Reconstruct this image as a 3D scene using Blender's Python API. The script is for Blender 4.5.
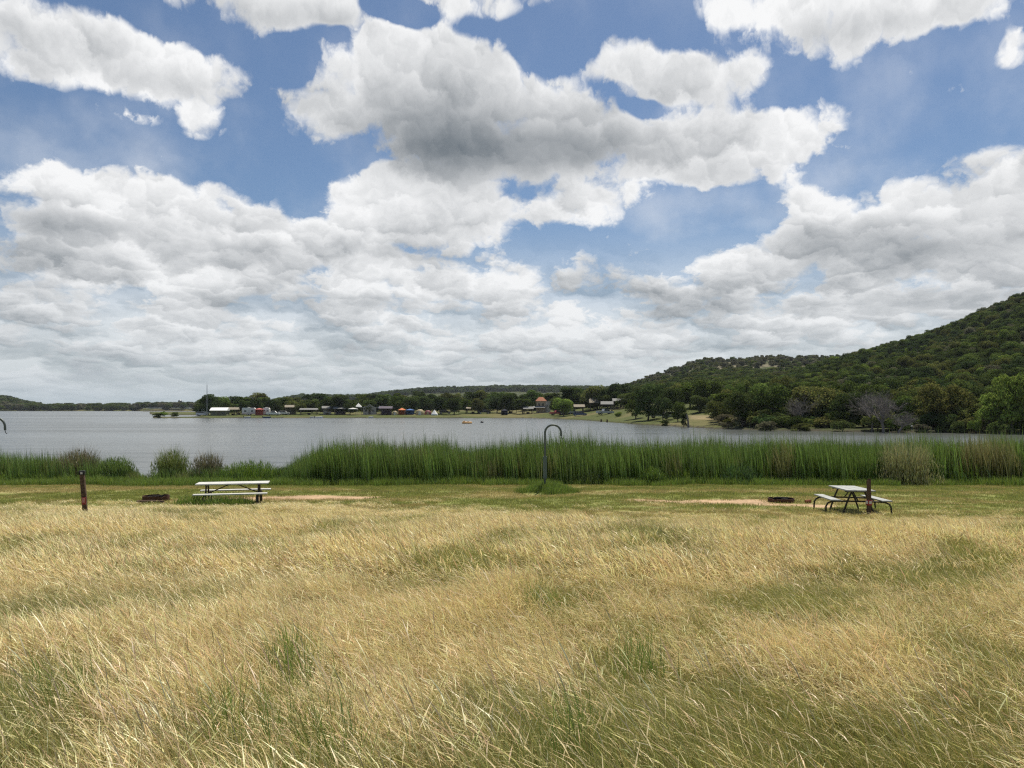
import bpy, bmesh, math, random
import numpy as np
from mathutils import Vector, Matrix

# ------------------------------------------------------------------ camera, world, sun
for _o in list(bpy.data.objects):
    bpy.data.objects.remove(_o)
scene = bpy.context.scene
COL = scene.collection
PI = math.pi
FPX = 769.0            # focal length in pixels of the 1024 px wide frame
HOR = 408.0            # pixel row of the horizon
CAMZ = 1.6

cam_d = bpy.data.cameras.new('camera')
cam = bpy.data.objects.new('camera', cam_d)
COL.objects.link(cam)
cam.location = (0, 0, CAMZ)
cam.rotation_euler = (PI / 2, 0, 0)
cam_d.sensor_width = 36.0
cam_d.lens = 36.0 * FPX / 1024.0
cam_d.shift_y = (HOR - 384.0) / 1024.0
cam_d.clip_start = 0.05
cam_d.clip_end = 20000
scene.camera = cam

scene.view_settings.view_transform = 'Standard'
scene.view_settings.look = 'None'
scene.view_settings.gamma = 1.0
scene.view_settings.exposure = 0.2
scene.view_settings.use_curve_mapping = False
cy = scene.cycles
cy.use_denoising = False
cy.filter_width = 1.25
cy.max_bounces = 5
cy.diffuse_bounces = 2
cy.glossy_bounces = 2
cy.transmission_bounces = 3
cy.transparent_max_bounces = 8
cy.volume_bounces = 0
cy.caustics_reflective = False
cy.caustics_refractive = False
cy.use_adaptive_sampling = True
cy.adaptive_threshold = 0.006
cy.adaptive_min_samples = 48

SUN_EL = math.radians(66)
SUN_AZ = math.radians(24)      # measured from the view direction (+Y) towards +X

sun_d = bpy.data.lights.new('sun', 'SUN')
sun_d.energy = 5.0
sun_d.angle = math.radians(0.5)
sun_d.color = (1.0, 0.93, 0.80)
sun = bpy.data.objects.new('sun', sun_d)
COL.objects.link(sun)
_sd = Vector((math.cos(SUN_EL) * math.sin(SUN_AZ), math.cos(SUN_EL) * math.cos(SUN_AZ), math.sin(SUN_EL)))
sun.rotation_euler = _sd.to_track_quat('Z', 'Y').to_euler()


class NT:
    """small helper to write node graphs as expressions"""
    def __init__(self, tree):
        self.t = tree
    def new(self, typ, **kw):
        n = self.t.nodes.new(typ)
        for k, v in kw.items():
            setattr(n, k, v)
        return n
    def put(self, sock, v):
        if isinstance(v, bpy.types.NodeSocket):
            self.t.links.new(v, sock)
        elif v is not None:
            sock.default_value = v
    def m(self, op, a, b=None, c=None, clamp=False):
        n = self.new('ShaderNodeMath', operation=op, use_clamp=clamp)
        self.put(n.inputs[0], a)
        if b is not None: self.put(n.inputs[1], b)
        if c is not None: self.put(n.inputs[2], c)
        return n.outputs[0]
    def v(self, op, a, b=None, c=None):
        n = self.new('ShaderNodeVectorMath', operation=op)
        self.put(n.inputs[0], a)
        if b is not None: self.put(n.inputs[1], b)
        if c is not None: self.put(n.inputs[2], c)
        return n.outputs['Value'] if op in ('DOT_PRODUCT', 'LENGTH', 'DISTANCE') else n.outputs[0]
    def comb(self, x, y, z=0.0):
        n = self.new('ShaderNodeCombineXYZ')
        self.put(n.inputs[0], x); self.put(n.inputs[1], y); self.put(n.inputs[2], z)
        return n.outputs[0]
    def sep(self, v):
        n = self.new('ShaderNodeSeparateXYZ'); self.put(n.inputs[0], v)
        return n.outputs
    def rng(self, x, a, b, c=0.0, d=1.0, mode='SMOOTHSTEP'):
        n = self.new('ShaderNodeMapRange', interpolation_type=mode)
        n.clamp = True if mode == 'LINEAR' else n.clamp
        self.put(n.inputs[0], x); self.put(n.inputs[1], a); self.put(n.inputs[2], b)
        self.put(n.inputs[3], c); self.put(n.inputs[4], d)
        return n.outputs[0]
    def mix(self, f, a, b, blend='MIX'):
        n = self.new('ShaderNodeMix', data_type='RGBA', blend_type=blend)
        self.put(n.inputs[0], f); self.put(n.inputs[6], a); self.put(n.inputs[7], b)
        return n.outputs[2]
    def noise(self, vec, scale, detail=4.0, rough=0.5, dist=0.0, dim='3D', typ='FBM', lac=2.0):
        n = self.new('ShaderNodeTexNoise', noise_dimensions=dim, noise_type=typ)
        self.put(n.inputs['Vector'], vec)
        n.inputs['Scale'].default_value = scale
        n.inputs['Detail'].default_value = detail
        n.inputs['Roughness'].default_value = rough
        n.inputs['Lacunarity'].default_value = lac
        n.inputs['Distortion'].default_value = dist
        return n.outputs[0]
    def voro(self, vec, scale, detail=0.0, rough=0.5, smooth=None, dim='3D'):
        n = self.new('ShaderNodeTexVoronoi', voronoi_dimensions=dim, feature='SMOOTH_F1' if smooth else 'F1')
        self.put(n.inputs['Vector'], vec)
        n.inputs['Scale'].default_value = scale
        n.inputs['Detail'].default_value = detail
        n.inputs['Roughness'].default_value = rough
        if smooth: n.inputs['Smoothness'].default_value = smooth
        return n.outputs['Distance']


# ---- sky: Nishita sky, and a field of cumulus placed by azimuth and elevation
world = bpy.data.worlds.new('World')
scene.world = world
world.use_nodes = True
world.node_tree.nodes.clear()
W = NT(world.node_tree)
SKY_STRENGTH = 0.1

# clouds of the day: centre column, centre row, half width, half height, weight, on the photograph's pixel grid; turned into azimuth and elevation
CLOUDS = [
    # the big cumulus
    (400, 92, 92, 56, 1.0), (505, 115, 105, 56, 1.0), (600, 142, 78, 36, 1.0), (312, 118, 40, 30, .85), (415, 50, 46, 22, .85),
    (470, 165, 110, 26, 1.0), (440, 66, 70, 30, .9), (405, 196, 70, 26, 1.0), (450, 205, 70, 22, .9),
    # its right arm
    (620, 58, 40, 20, .85), (705, 82, 58, 26, .95), (735, 152, 74, 34, 1.2), (700, 150, 60, 30, .7), (806, 122, 42, 26, .85), (665, 178, 50, 20, .8),
    # the lower puffs under it
    (585, 206, 60, 22, .95), (480, 224, 80, 24, .8), (385, 210, 56, 34, .95), (385, 246, 80, 24, .9), (596, 272, 14, 9, .6), (545, 252, 13, 6, .6),
    # upper left
    (20, 24, 98, 44, .95), (190, 76, 88, 30, .9), (105, 50, 56, 28, .75), (206, 122, 28, 16, .7), (225, -8, 130, 26, .95), (322, 2, 54, 22, .9),
    (60, 78, 50, 12, .5), (490, 0, 90, 18, .9), (120, 108, 40, 7, .5),
    # upper right
    (850, 8, 110, 40, 1.0), (755, -6, 66, 24, .85), (1016, 42, 18, 16, .75), (985, -6, 80, 18, .8), (906, 72, 14, 7, .55),
    # left bank
    (38, 202, 50, 28, 1.0), (125, 210, 70, 30, .95), (215, 214, 70, 24, .85), (285, 240, 66, 22, .8), (70, 172, 150, 14, .45),
    (60, 270, 130, 40, .8), (200, 270, 130, 34, .8), (330, 285, 120, 30, .8), (460, 285, 70, 26, .8),
    # right bank
    (985, 184, 70, 34, 1.0), (850, 214, 90, 28, .95), (920, 238, 130, 28, 1.0), (1070, 215, 90, 60, 1.0), (795, 252, 80, 20, .8), (700, 278, 80, 24, .95),
    (610, 296, 70, 18, .8), (900, 285, 160, 30, .8),
    # open blue between them
    (284, 58, 24, 22, -1.2), (330, 32, 20, 8, -.5), (400, 10, 34, 9, -.7), (640, 108, 24, 8, -.6), (662, 74, 46, 22, .8), (560, 34, 40, 26, -.9), (245, 165, 60, 22, -.7), (690, 222, 60, 16, -.8), (600, 250, 60, 22, -.6), (30, 118, 60, 18, -.6),
    # out of the frame, for the light and for other views
    (-160, 60, 110, 60, .9), (-260, 200, 160, 60, .9), (1210, 70, 110, 50, .9), (1320, 220, 150, 70, .9), (560, -170, 170, 60, .9), (80, -190, 150, 60, .9), (980, -210, 150, 70, .9),
]
# where the clouds are deep and their bases turn grey
DEEP = [
    (465, 152, 135, 38, 1.0), (580, 152, 80, 24, .7), (400, 105, 70, 40, .35), (480, 96, 60, 30, .3), (400, 250, 60, 12, .6), (470, 232, 60, 10, .4),
    (735, 172, 50, 16, .4), (690, 95, 50, 14, .35), (45, 222, 50, 12, .6), (140, 230, 60, 14, .55), (240, 252, 60, 12, .5), (30, 250, 140, 12, .4),
    (920, 250, 130, 20, .85), (830, 232, 60, 14, .5), (980, 215, 60, 16, .4), (690, 296, 90, 12, .6), (230, 12, 60, 14, .5), (330, 20, 50, 14, .5),
    (30, 30, 70, 16, .35), (840, 30, 80, 12, .45), (190, 85, 60, 10, .3), (900, 300, 150, 10, .55), (280, 300, 160, 10, .4),
    (1080, 260, 80, 20, .6), (-200, 220, 140, 20, .6), (560, -130, 150, 30, .6), (80, -150, 120, 30, .6), (980, -170, 120, 30, .6),
]

def blob_group(name, blobs, square):
    g = bpy.data.node_groups.new(name, 'ShaderNodeTree')
    g.interface.new_socket('P', in_out='INPUT', socket_type='NodeSocketVector')
    g.interface.new_socket('F', in_out='OUTPUT', socket_type='NodeSocketFloat')
    G = NT(g)
    gi = G.new('NodeGroupInput'); go = G.new('NodeGroupOutput')
    acc = None
    for (cx, cyy, rx, ry, w) in blobs:
        t = math.atan((cx - 512) / FPX)
        e = math.atan((HOR - cyy) / FPX * math.cos(t))
        sx, sy = FPX / rx / math.cos(t), FPX / ry
        q = G.v('MULTIPLY_ADD', gi.outputs[0], (sx, sy, 0), (-t * sx, -e * sy, 0))
        d = G.v('DOT_PRODUCT', q, q)
        if square: d = G.m('MULTIPLY', d, d)
        x = G.m('POWER', 0.36788, d)
        acc = G.m('MULTIPLY', x, w) if acc is None else G.m('MULTIPLY_ADD', x, w, acc)
    G.t.links.new(acc, go.inputs[0])
    return g

tc = W.new('ShaderNodeTexCoord')
dx, dy, dz = W.sep(tc.outputs['Generated'])[:]
AZ = W.m('ARCTAN2', dx, dy)
EL = W.m('ARCSINE', W.m('MAXIMUM', dz, 0.0))
# noise space: puffs shrink and flatten towards the horizon
ev = W.m('ADD', EL, 0.09)
NP = W.comb(AZ, W.m('MULTIPLY', W.m('LOGARITHM', ev, 2.718), 0.40), 0.0)
wn = W.new('ShaderNodeTexNoise'); W.put(wn.inputs['Vector'], NP)
wn.inputs['Scale'].default_value = 14.0; wn.inputs['Detail'].default_value = 1.0
wv = W.v('SUBTRACT', wn.outputs['Color'], (0.5, 0.5, 0.5))
P0 = W.v('MULTIPLY_ADD', wv, (0.05, 0.035, 0.0), W.comb(AZ, EL, 0.0))
NP1 = W.v('MULTIPLY_ADD', wv, (0.03, 0.03, 0.0), NP)
bl = W.new('ShaderNodeGroup', node_tree=blob_group('cloud_field', CLOUDS, True)); W.put(bl.inputs[0], P0)
dp = W.new('ShaderNodeGroup', node_tree=blob_group('cloud_depth', DEEP, False)); W.put(dp.inputs[0], W.v('MULTIPLY_ADD', wv, (0.03, 0.02, 0.0), W.comb(AZ, EL, 0.0)))
F, DP = bl.outputs[0], dp.outputs[0]

# heaps of round puffs at four sizes: each cell is a puff, bright on its sunward side
fwn = W.new('ShaderNodeTexNoise'); W.put(fwn.inputs['Vector'], NP)
fwn.inputs['Scale'].default_value = 26.0; fwn.inputs['Detail'].default_value = 5.0; fwn.inputs['Roughness'].default_value = 0.62
NP2 = W.v('MULTIPLY_ADD', W.v('SUBTRACT', fwn.outputs['Color'], (0.5, 0.5, 0.5)), (0.075, 0.06, 0.0), NP1)
hsum = gsum = None
for (sc_, hw, gw, sm) in ((8.0, 0.66, 0.72, 0.7), (19.0, 0.48, 0.80, 0.6), (43.0, 0.30, 0.42, 0.5), (95.0, 0.14, 0.08, 0.0)):
    vn = W.new('ShaderNodeTexVoronoi', voronoi_dimensions='2D', feature='SMOOTH_F1' if sm else 'F1')
    W.put(vn.inputs['Vector'], NP2)
    if sm: vn.inputs['Smoothness'].default_value = sm
    vn.inputs['Scale'].default_value = sc_
    h = W.m('MULTIPLY', W.m('SUBTRACT', 0.42 - 0.12 * sm, vn.outputs['Distance']), hw)
    rel = W.v('SUBTRACT', NP2, vn.outputs['Position'])
    g = W.m('MULTIPLY', W.v('DOT_PRODUCT', rel, (0.25, 0.97, 0.0)), gw * sc_)
    hsum = h if hsum is None else W.m('ADD', hsum, h)
    gsum = g if gsum is None else W.m('ADD', gsum, g)
soft = W.m('SUBTRACT', W.noise(NP, 6.0, 6.0, 0.55), 0.5)
N0 = W.m('MULTIPLY_ADD', soft, 1.0, hsum)
N0 = W.m('MULTIPLY_ADD', W.m('SUBTRACT', fwn.outputs['Fac'], 0.5), 0.55, N0)
cover = W.rng(EL, 0.235, 0.15, 0.0, 0.95)
FC = W.m('MAXIMUM', F, cover)
D = W.m('MULTIPLY_ADD', N0, 1.25, W.m('SUBTRACT', FC, 0.54))
alpha = W.rng(D, -0.16, 0.36)
alpha = W.m('MAXIMUM', alpha, W.rng(EL, 0.25, 0.06, 0.0, 0.80))
alpha = W.m('MAXIMUM', alpha, W.m('MULTIPLY', W.rng(soft, -0.08, 0.30), W.rng(EL, 0.48, 0.22, 0.18, 0.42)))
deep = W.m('MINIMUM', DP, 1.15)
# light: white tops and thin edges, grey where the cloud is deep
lit = W.m('SUBTRACT', W.m('SUBTRACT', 0.91, W.m('MULTIPLY', W.rng(D, 0.0, 0.8), 0.10)), W.m('MULTIPLY', deep, 0.54))
lit = W.m('ADD', lit, W.m('MULTIPLY', soft, W.rng(EL, 0.30, 0.12, 0.6, 1.5)))
amp = W.m('MULTIPLY', W.rng(EL, 0.30, 0.12, 0.34, 0.50), W.m('SUBTRACT', 1.0, W.m('MULTIPLY', deep, 0.55)))
lit = W.m('SUBTRACT', lit, W.rng(EL, 0.24, 0.10, 0.0, 0.15))
lit = W.m('MULTIPLY_ADD', gsum, amp, lit, clamp=True)
K = 1.0 / SKY_STRENGTH
def kc(r, g, b): return (r * K, g * K, b * K, 1)
cl = W.mix(lit, kc(0.125, 0.15, 0.175), kc(0.82, 0.825, 0.83))
sky = W.new('ShaderNodeTexSky', sky_type='NISHITA')
sky.sun_disc = False
sky.sun_elevation = SUN_EL
sky.sun_rotation = SUN_AZ
sky.altitude = 400
sky.air_density = 1.0
sky.dust_density = 1.0
sky.ozone_density = 1.0
skc = W.mix(1.0, sky.outputs[0], (0.60, 0.68, 0.75, 1), 'MULTIPLY')
out_c = W.mix(alpha, skc, cl)
# the air near the horizon veils sky and far clouds alike
veil = W.m('MULTIPLY', W.m('POWER', 2.718, W.m('MULTIPLY', EL, -17.0)), 0.93)
out_c = W.mix(veil, out_c, kc(0.35, 0.42, 0.465))
bg = W.new('ShaderNodeBackground')
W.put(bg.inputs['Color'], out_c)
bg.inputs['Strength'].default_value = SKY_STRENGTH
wo = W.new('ShaderNodeOutputWorld')
W.t.links.new(bg.outputs[0], wo.inputs['Surface'])
world.cycles.sampling_method = 'MANUAL'
world.cycles.sample_map_resolution = 512

# ------------------------------------------------------------------ helpers
rnd = random.Random(7)

def at(px, py, Y):
    """a world point seen at a photograph pixel, Y metres ahead"""
    return Vector(((px - 512.0) / FPX * Y, Y, CAMZ + (HOR - py) / FPX * Y))

def mat(name, base=(.5, .5, .5), rough=.8, metal=0.0, spec=.3, var=0.0, vscale=8.0, bump=0.0):
    m = bpy.data.materials.new(name)
    m.use_nodes = True
    T = NT(m.node_tree)
    p = m.node_tree.nodes['Principled BSDF']
    p.inputs['Roughness'].default_value = rough
    p.inputs['Metallic'].default_value = metal
    p.inputs['Specular IOR Level'].default_value = spec
    if var > 0 or bump > 0:
        tc_ = T.new('ShaderNodeTexCoord')
        n = T.noise(tc_.outputs['Object'], vscale, 5.0, 0.6)
        k = T.rng(n, 0.25, 0.75, 1 - var, 1 + var, 'LINEAR')
        T.put(p.inputs['Base Color'], T.v('SCALE', tuple(base[:3]), None))
        sc_ = [x for x in m.node_tree.nodes if x.type == 'VECT_MATH'][-1]
        T.put(sc_.inputs['Scale'], k)
        if bump:
            b = T.new('ShaderNodeBump'); b.inputs['Strength'].default_value = bump; b.inputs['Distance'].default_value = 0.02
            T.put(b.inputs['Height'], n); T.put(p.inputs['Normal'], b.outputs[0])
    else:
        p.inputs['Base Color'].default_value = (*base[:3], 1)
    return m

class MB:
    """collects shapes into one mesh"""
    def __init__(self):
        self.b = bmesh.new()
    def box(self, c, s, rz=0.0, bevel=0.0, M=None):
        mm = Matrix.Translation(c) @ Matrix.Rotation(rz, 4, 'Z') @ Matrix.Diagonal((s[0], s[1], s[2], 1))
        if M is not None: mm = M @ mm
        r = bmesh.ops.create_cube(self.b, size=1.0, matrix=mm)
        if bevel > 0:
            vs = set(r['verts'])
            es = [e for e in self.b.edges if e.verts[0] in vs and e.verts[1] in vs]
            bmesh.ops.bevel(self.b, geom=es, offset=bevel, segments=2, affect='EDGES', profile=0.6)
        return self
    def tube(self, pts, r, n=8, r2=None, cap=True):
        pts = [Vector(p) for p in pts]
        rings = []
        L = len(pts)
        up = None
        for i, p in enumerate(pts):
            d = (pts[min(i + 1, L - 1)] - pts[max(i - 1, 0)]).normalized()
            if up is None:
                up = d.orthogonal().normalized()
            else:
                up = (up - d * up.dot(d))
                up = up.normalized() if up.length > 1e-5 else d.orthogonal().normalized()
            s = d.cross(up)
            rr = r if r2 is None else r + (r2 - r) * i / max(1, L - 1)
            rings.append([self.b.verts.new(p + (up * math.cos(2 * PI * k / n) + s * math.sin(2 * PI * k / n)) * rr) for k in range(n)])
        for a, c in zip(rings, rings[1:]):
            for k in range(n):
                self.b.faces.new((a[k], a[(k + 1) % n], c[(k + 1) % n], c[k]))
        if cap:
            self.b.faces.new(rings[0][::-1]); self.b.faces.new(rings[-1])
        return self
    def poly(self, vs, fs):
        vv = [self.b.verts.new(v) for v in vs]
        for f in fs:
            self.b.faces.new([vv[i] for i in f])
        return self
    def prism(self, prof, d0, d1, axis='Y', M=None):
        """extrude a closed profile: axis Y -> profile in (x, z); axis X -> profile in (y, z); axis Z -> profile in (x, y)"""
        def P(a, c, d):
            q = Vector((a, d, c)) if axis == 'Y' else Vector((d, a, c)) if axis == 'X' else Vector((a, c, d))
            return M @ q if M is not None else q
        n = len(prof)
        v = [self.b.verts.new(P(a, c, d0)) for a, c in prof] + [self.b.verts.new(P(a, c, d1)) for a, c in prof]
        self.b.faces.new(v[:n]); self.b.faces.new(v[n:][::-1])
        for i in range(n):
            j = (i + 1) % n
            self.b.faces.new((v[i], v[n + i], v[n + j], v[j]))
        return self
    def ball(self, c, s, sub=2):
        bmesh.ops.create_icosphere(self.b, subdivisions=sub, radius=1.0, matrix=Matrix.Translation(c) @ Matrix.Diagonal((s[0], s[1], s[2], 1)))
        return self
    def build(self, name, m, parent=None, smooth=False, loc=None):
        me = bpy.data.meshes.new(name)
        bmesh.ops.recalc_face_normals(self.b, faces=self.b.faces)
        self.b.to_mesh(me); self.b.free()
        if smooth:
            me.polygons.foreach_set('use_smooth', [True] * len(me.polygons))
            me.set_sharp_from_angle(angle=math.radians(40))
        o = bpy.data.objects.new(name, me)
        if m: me.materials.append(m)
        COL.objects.link(o)
        if parent is not None: o.parent = parent
        if loc is not None: o.location = loc
        return o

def np_mesh(name, V, F, m=None, attrs=None, smooth=False):
    """V (n,3), F (k,4) or (k,3) -> mesh data"""
    me = bpy.data.meshes.new(name)
    V = np.asarray(V, np.float32); F = np.asarray(F, np.int32)
    k = F.shape[1]
    me.vertices.add(len(V)); me.vertices.foreach_set('co', V.ravel())
    me.loops.add(F.size); me.loops.foreach_set('vertex_index', F.ravel())
    me.polygons.add(len(F)); me.polygons.foreach_set('loop_start', np.arange(0, F.size, k, dtype=np.int32))
    if smooth: me.polygons.foreach_set('use_smooth', np.ones(len(F), bool))
    me.update(calc_edges=True)
    for nm, (typ, arr) in (attrs or {}).items():
        a = me.attributes.new(nm, typ, 'POINT')
        a.data.foreach_set('color' if 'COLOR' in typ else 'vector' if 'VECTOR' in typ else 'value', np.asarray(arr, np.int32 if typ == 'INT' else np.float32).ravel())
    if m: me.materials.append(m)
    return me

def tag(o, label=None, cat=None, group=None, kind=None):
    if label: o['label'] = label
    if cat: o['category'] = cat
    if group: o['group'] = group
    if kind: o['kind'] = kind
    return o

def empty(name, loc, rz=0.0, label=None, cat=None, group=None):
    o = bpy.data.objects.new(name, None)
    o.location = loc; o.rotation_euler = (0, 0, rz); o.empty_display_size = 0.3
    COL.objects.link(o)
    return tag(o, label, cat, group)

def copy_tree(o, parent=None):
    c = o.copy(); COL.objects.link(c)
    if parent is not None: c.parent = parent
    for ch in list(o.children):
        copy_tree(ch, c)
    return c

def vnoise(x, y, seed=0):
    """value noise on arrays, 0..1"""
    x = np.asarray(x, np.float64); y = np.asarray(y, np.float64)
    xi = np.floor(x).astype(np.int64); yi = np.floor(y).astype(np.int64)
    fx = x - xi; fy = y - yi
    fx = fx * fx * (3 - 2 * fx); fy = fy * fy * (3 - 2 * fy)
    def h(a, b):
        n = (a * 374761393 + b * 668265263 + seed * 1274126177) & 0xffffffff
        n = ((n ^ (n >> 13)) * 1274126177) & 0xffffffff
        return ((n ^ (n >> 16)) & 0xffff) / 65535.0
    return (h(xi, yi) * (1 - fx) + h(xi + 1, yi) * fx) * (1 - fy) + (h(xi, yi + 1) * (1 - fx) + h(xi + 1, yi + 1) * fx) * fy

def fbm(x, y, seed=0, octv=4):
    s = 0; a = 1; t = 0
    for i in range(octv):
        s = s + a * vnoise(x * 2 ** i, y * 2 ** i, seed + i); t += a; a *= .5
    return s / t

# ------------------------------------------------------------------ terrain
WATER = -2.15
def sst(x, a, b):
    t = np.clip((np.asarray(x, float) - a) / (b - a), 0, 1)
    return t * t * (3 - 2 * t)

# far shoreline: photograph column -> distance ahead (m)
SH_C = [-900, -200, 0, 120, 140, 146, 153, 170, 240, 400, 520, 560, 600, 640, 700, 760, 850, 950, 1024, 1200, 1700]
SH_D = [900, 980, 960, 960, 940, 700, 290, 285, 287, 288, 284, 262, 212, 172, 144, 131, 122, 115, 110, 98, 80]
NEAR_Y = [-30, 0, 25, 30, 34, 36.5, 38.5, 40.5, 46, 60]
NEAR_Z = [1.0, 0, -1.5, -1.66, -1.86, -2.02, -2.10, -2.35, -3.0, -3.6]

def col_of(x, y):
    return 512 + FPX * np.asarray(x) / np.maximum(np.asarray(y), 0.5)

# ridges: (distance ahead, columns, photograph rows of the bare ground)
RIDGES = [
    (480.0, 250.0, [560, 760, 830, 880, 940, 1024, 1150, 1400, 1900], [409, 396, 374, 362, 344, 311, 275, 248, 272]),
    (950.0, 330.0, [520, 590, 612, 650, 700, 770, 840, 900, 1000, 1300], [409, 399, 394, 382, 368, 364, 364, 367, 375, 392]),
    (2100.0, 700.0, [250, 300, 365, 400, 430, 500, 560, 620, 700, 900], [409, 400, 400, 395, 393, 391.5, 391.5, 393, 396, 405]),
    (1500.0, 300.0, [-900, -120, -10, 12, 24, 45, 80], [392, 392, 399, 401, 405, 408, 409]),
]

def terrain_z(x, y):
    x = np.asarray(x, float); y = np.asarray(y, float)
    near = np.interp(y, NEAR_Y, NEAR_Z)
    near = near + (fbm(x * .35, y * .35, 3) - .5) * .16 * sst(y, 1.5, 8) * (1 - sst(y, 33, 37))
    # a grassy mound at the foot of the lantern pole
    near = near + 0.20 * np.exp(-(((x - 1.36) / .62) ** 2 + ((y - 29.6) / .7) ** 2))
    near = near - .10 * np.exp(-(((x - 9.8) / 2.2) ** 2 + ((y - 22.2) / 2.5) ** 2)) - .04 * np.exp(-(((x + 9.1) / 2) ** 2 + ((y - 25) / 1.5) ** 2))
    # a notch of open water at the left
    near = near - 0.5 * np.exp(-(((x + 18.0) / .9) ** 2)) * sst(y, 37.2, 38.6)
    c = col_of(x, y)
    d = np.interp(c, SH_C, SH_D)
    s = y - d - (fbm(x * .03, y * .03, 11) - .5) * np.minimum(d * .03, 10)
    far = WATER - 1.5 + np.where(s > -8, (np.minimum(s, 0) + 8) / 8 * 1.5, 0) + np.where(s > 0, .35 * sst(s, 0, 2.5) + np.minimum(s, 120) * .016, 0)
    # a low spit with water behind it at the left
    behind = (1 - sst(c, 196, 203)) * sst(s, 8, 16) * (1 - sst(y, 950, 975))
    far = far - behind * 3.5
    hill = np.zeros_like(far)
    for (Y, w, cs, rs) in RIDGES:
        top = CAMZ + (HOR - np.interp(c, cs, rs)) / FPX * Y - WATER - 1.2
        top = np.maximum(top, 0)
        sh = np.exp(-((y - Y) / (w * 1.3)) ** 2 * 0.9) if Y > 900 else np.where(y < Y, sst(y, np.maximum(d + 12, 118), Y) ** .85, np.exp(-((y - Y) / 400) ** 2))
        hill = np.maximum(hill, top * sh)
    hill = hill * sst(s, 3, 70)
    bump = (fbm(x * .02, y * .02, 21) - .5) * 7 * sst(hill, 4, 25)
    far = far + np.where(s > 6, hill + bump, 0)
    z = np.where(y < 60, near, np.maximum(far, -5))
    return z

def tz(x, y):
    return float(terrain_z(np.array([x]), np.array([y]))[0])

azs = np.radians(np.concatenate([np.arange(-176, -44, 4), np.arange(-44, 44, 0.2), np.arange(44, 180, 4)]))
rs_ = np.concatenate([np.geomspace(0.6, 15, 26)[:-1], np.arange(15, 45, .25), np.geomspace(45, 100, 14), np.geomspace(102, 700, 150), np.geomspace(712, 3300, 50)])
RR, AA = np.meshgrid(rs_, azs, indexing='ij')
GX = RR * np.sin(AA); GY = RR * np.cos(AA)
GZ = np.where(GY > -30, terrain_z(GX, GY), 1.0)
V = np.stack([GX, GY, GZ], -1).reshape(-1, 3)
nr, na = RR.shape
i, j = np.meshgrid(np.arange(nr - 1), np.arange(na), indexing='ij')
j2 = (j + 1) % na
F = np.stack([i * na + j, (i + 1) * na + j, (i + 1) * na + j2, i * na + j2], -1).reshape(-1, 4)
V = np.vstack([V, [[0, 0, 0.0]]])
ctr = len(V) - 1
# centre fan as thin quads is avoided by triangles merged into quads
# albedo by place
def lin(r, g, b): return np.array([r, g, b])
yy = V[:, 1]; xx = V[:, 0]; zz = V[:, 2]
cc = col_of(xx, yy)
n1 = fbm(xx * .5, yy * .5, 31)
straw = lin(.18, .14, .05); green = lin(.21, .225, .07); sand = lin(.43, .295, .185); farg = lin(.075, .088, .028); wood = lin(.05, .06, .022); mudc = lin(.10, .08, .05)
C = np.tile(straw, (len(V), 1)).astype(float)
def blend(C, colr, w): return C * (1 - w[:, None]) + colr * w[:, None]
strip = sst(yy, 15.5, 20)
C = blend(C, green, strip)
C = blend(C, lin(.30, .25, .115), strip * sst(fbm(xx * .22 + 4, yy * .8, 35), .46, .62) * .8)
# bare sandy ground: (column, row, half width, half depth)
SAND = [(290, 498, 2.4, .65), (345, 497.5, 2.2, .6), (722, 502.5, 1.9, 1.2), (775, 505, 1.7, .7), (655, 501, 1.1, .6), (375, 495, .8, .3), (205, 500, 1.3, .8), (812, 506, 1.0, .8), (60, 500, 1.3, .4), (930, 503, 1.4, .4), (460, 494, 1.2, .3)]
sw = np.zeros(len(V))
def ground_at(px, py):
    Y = 6.0
    for _ in range(60):
        Yn = (CAMZ - tz((px - 512) / FPX * Y, Y)) * FPX / (py - HOR)
        Y = Y + (Yn - Y) * .4
    return Vector(((px - 512) / FPX * Y, Y, tz((px - 512) / FPX * Y, Y)))
for (px, py, hx, hy) in SAND:
    g_ = ground_at(px, py)
    q = ((xx - g_.x) / hx) ** 2 + ((yy - g_.y) / hy) ** 2 + (n1 - .5) * 1.6
    sw = np.maximum(sw, (1 - sst(q, .5, 1.2)) * np.where(px in (60, 930, 460, 375), .5, .95))
C = blend(C, lin(.15, .20, .045), np.exp(-(((xx - 1.36) / .95) ** 2 + ((yy - 29.5) / .9) ** 2) ** 2))
C = blend(C, sand, np.where((yy > 15) & (yy < 36), sw, 0))
C = blend(C, mudc, sst(yy, 36.5, 38.5) * (yy < 60))
far_ = sst(yy, 60, 75)
C = blend(C, farg, far_)
C = blend(C, lin(.15, .13, .06), far_ * sst(fbm(xx * .05, yy * .05, 41), .50, .66) * .7)
C = blend(C, lin(.36, .27, .17), far_ * sst(cc, 686, 692) * (1 - sst(cc, 712, 720)) * sst(zz, WATER + 1.15, WATER + 1.4) * (1 - sst(zz, WATER + 1.9, WATER + 2.3)) * (yy < 240) * .5)
hillw = sst(zz, WATER + 3.2, WATER + 7)
C = blend(C, wood, far_ * np.maximum(hillw, (cc > 735) * .9))
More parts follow.
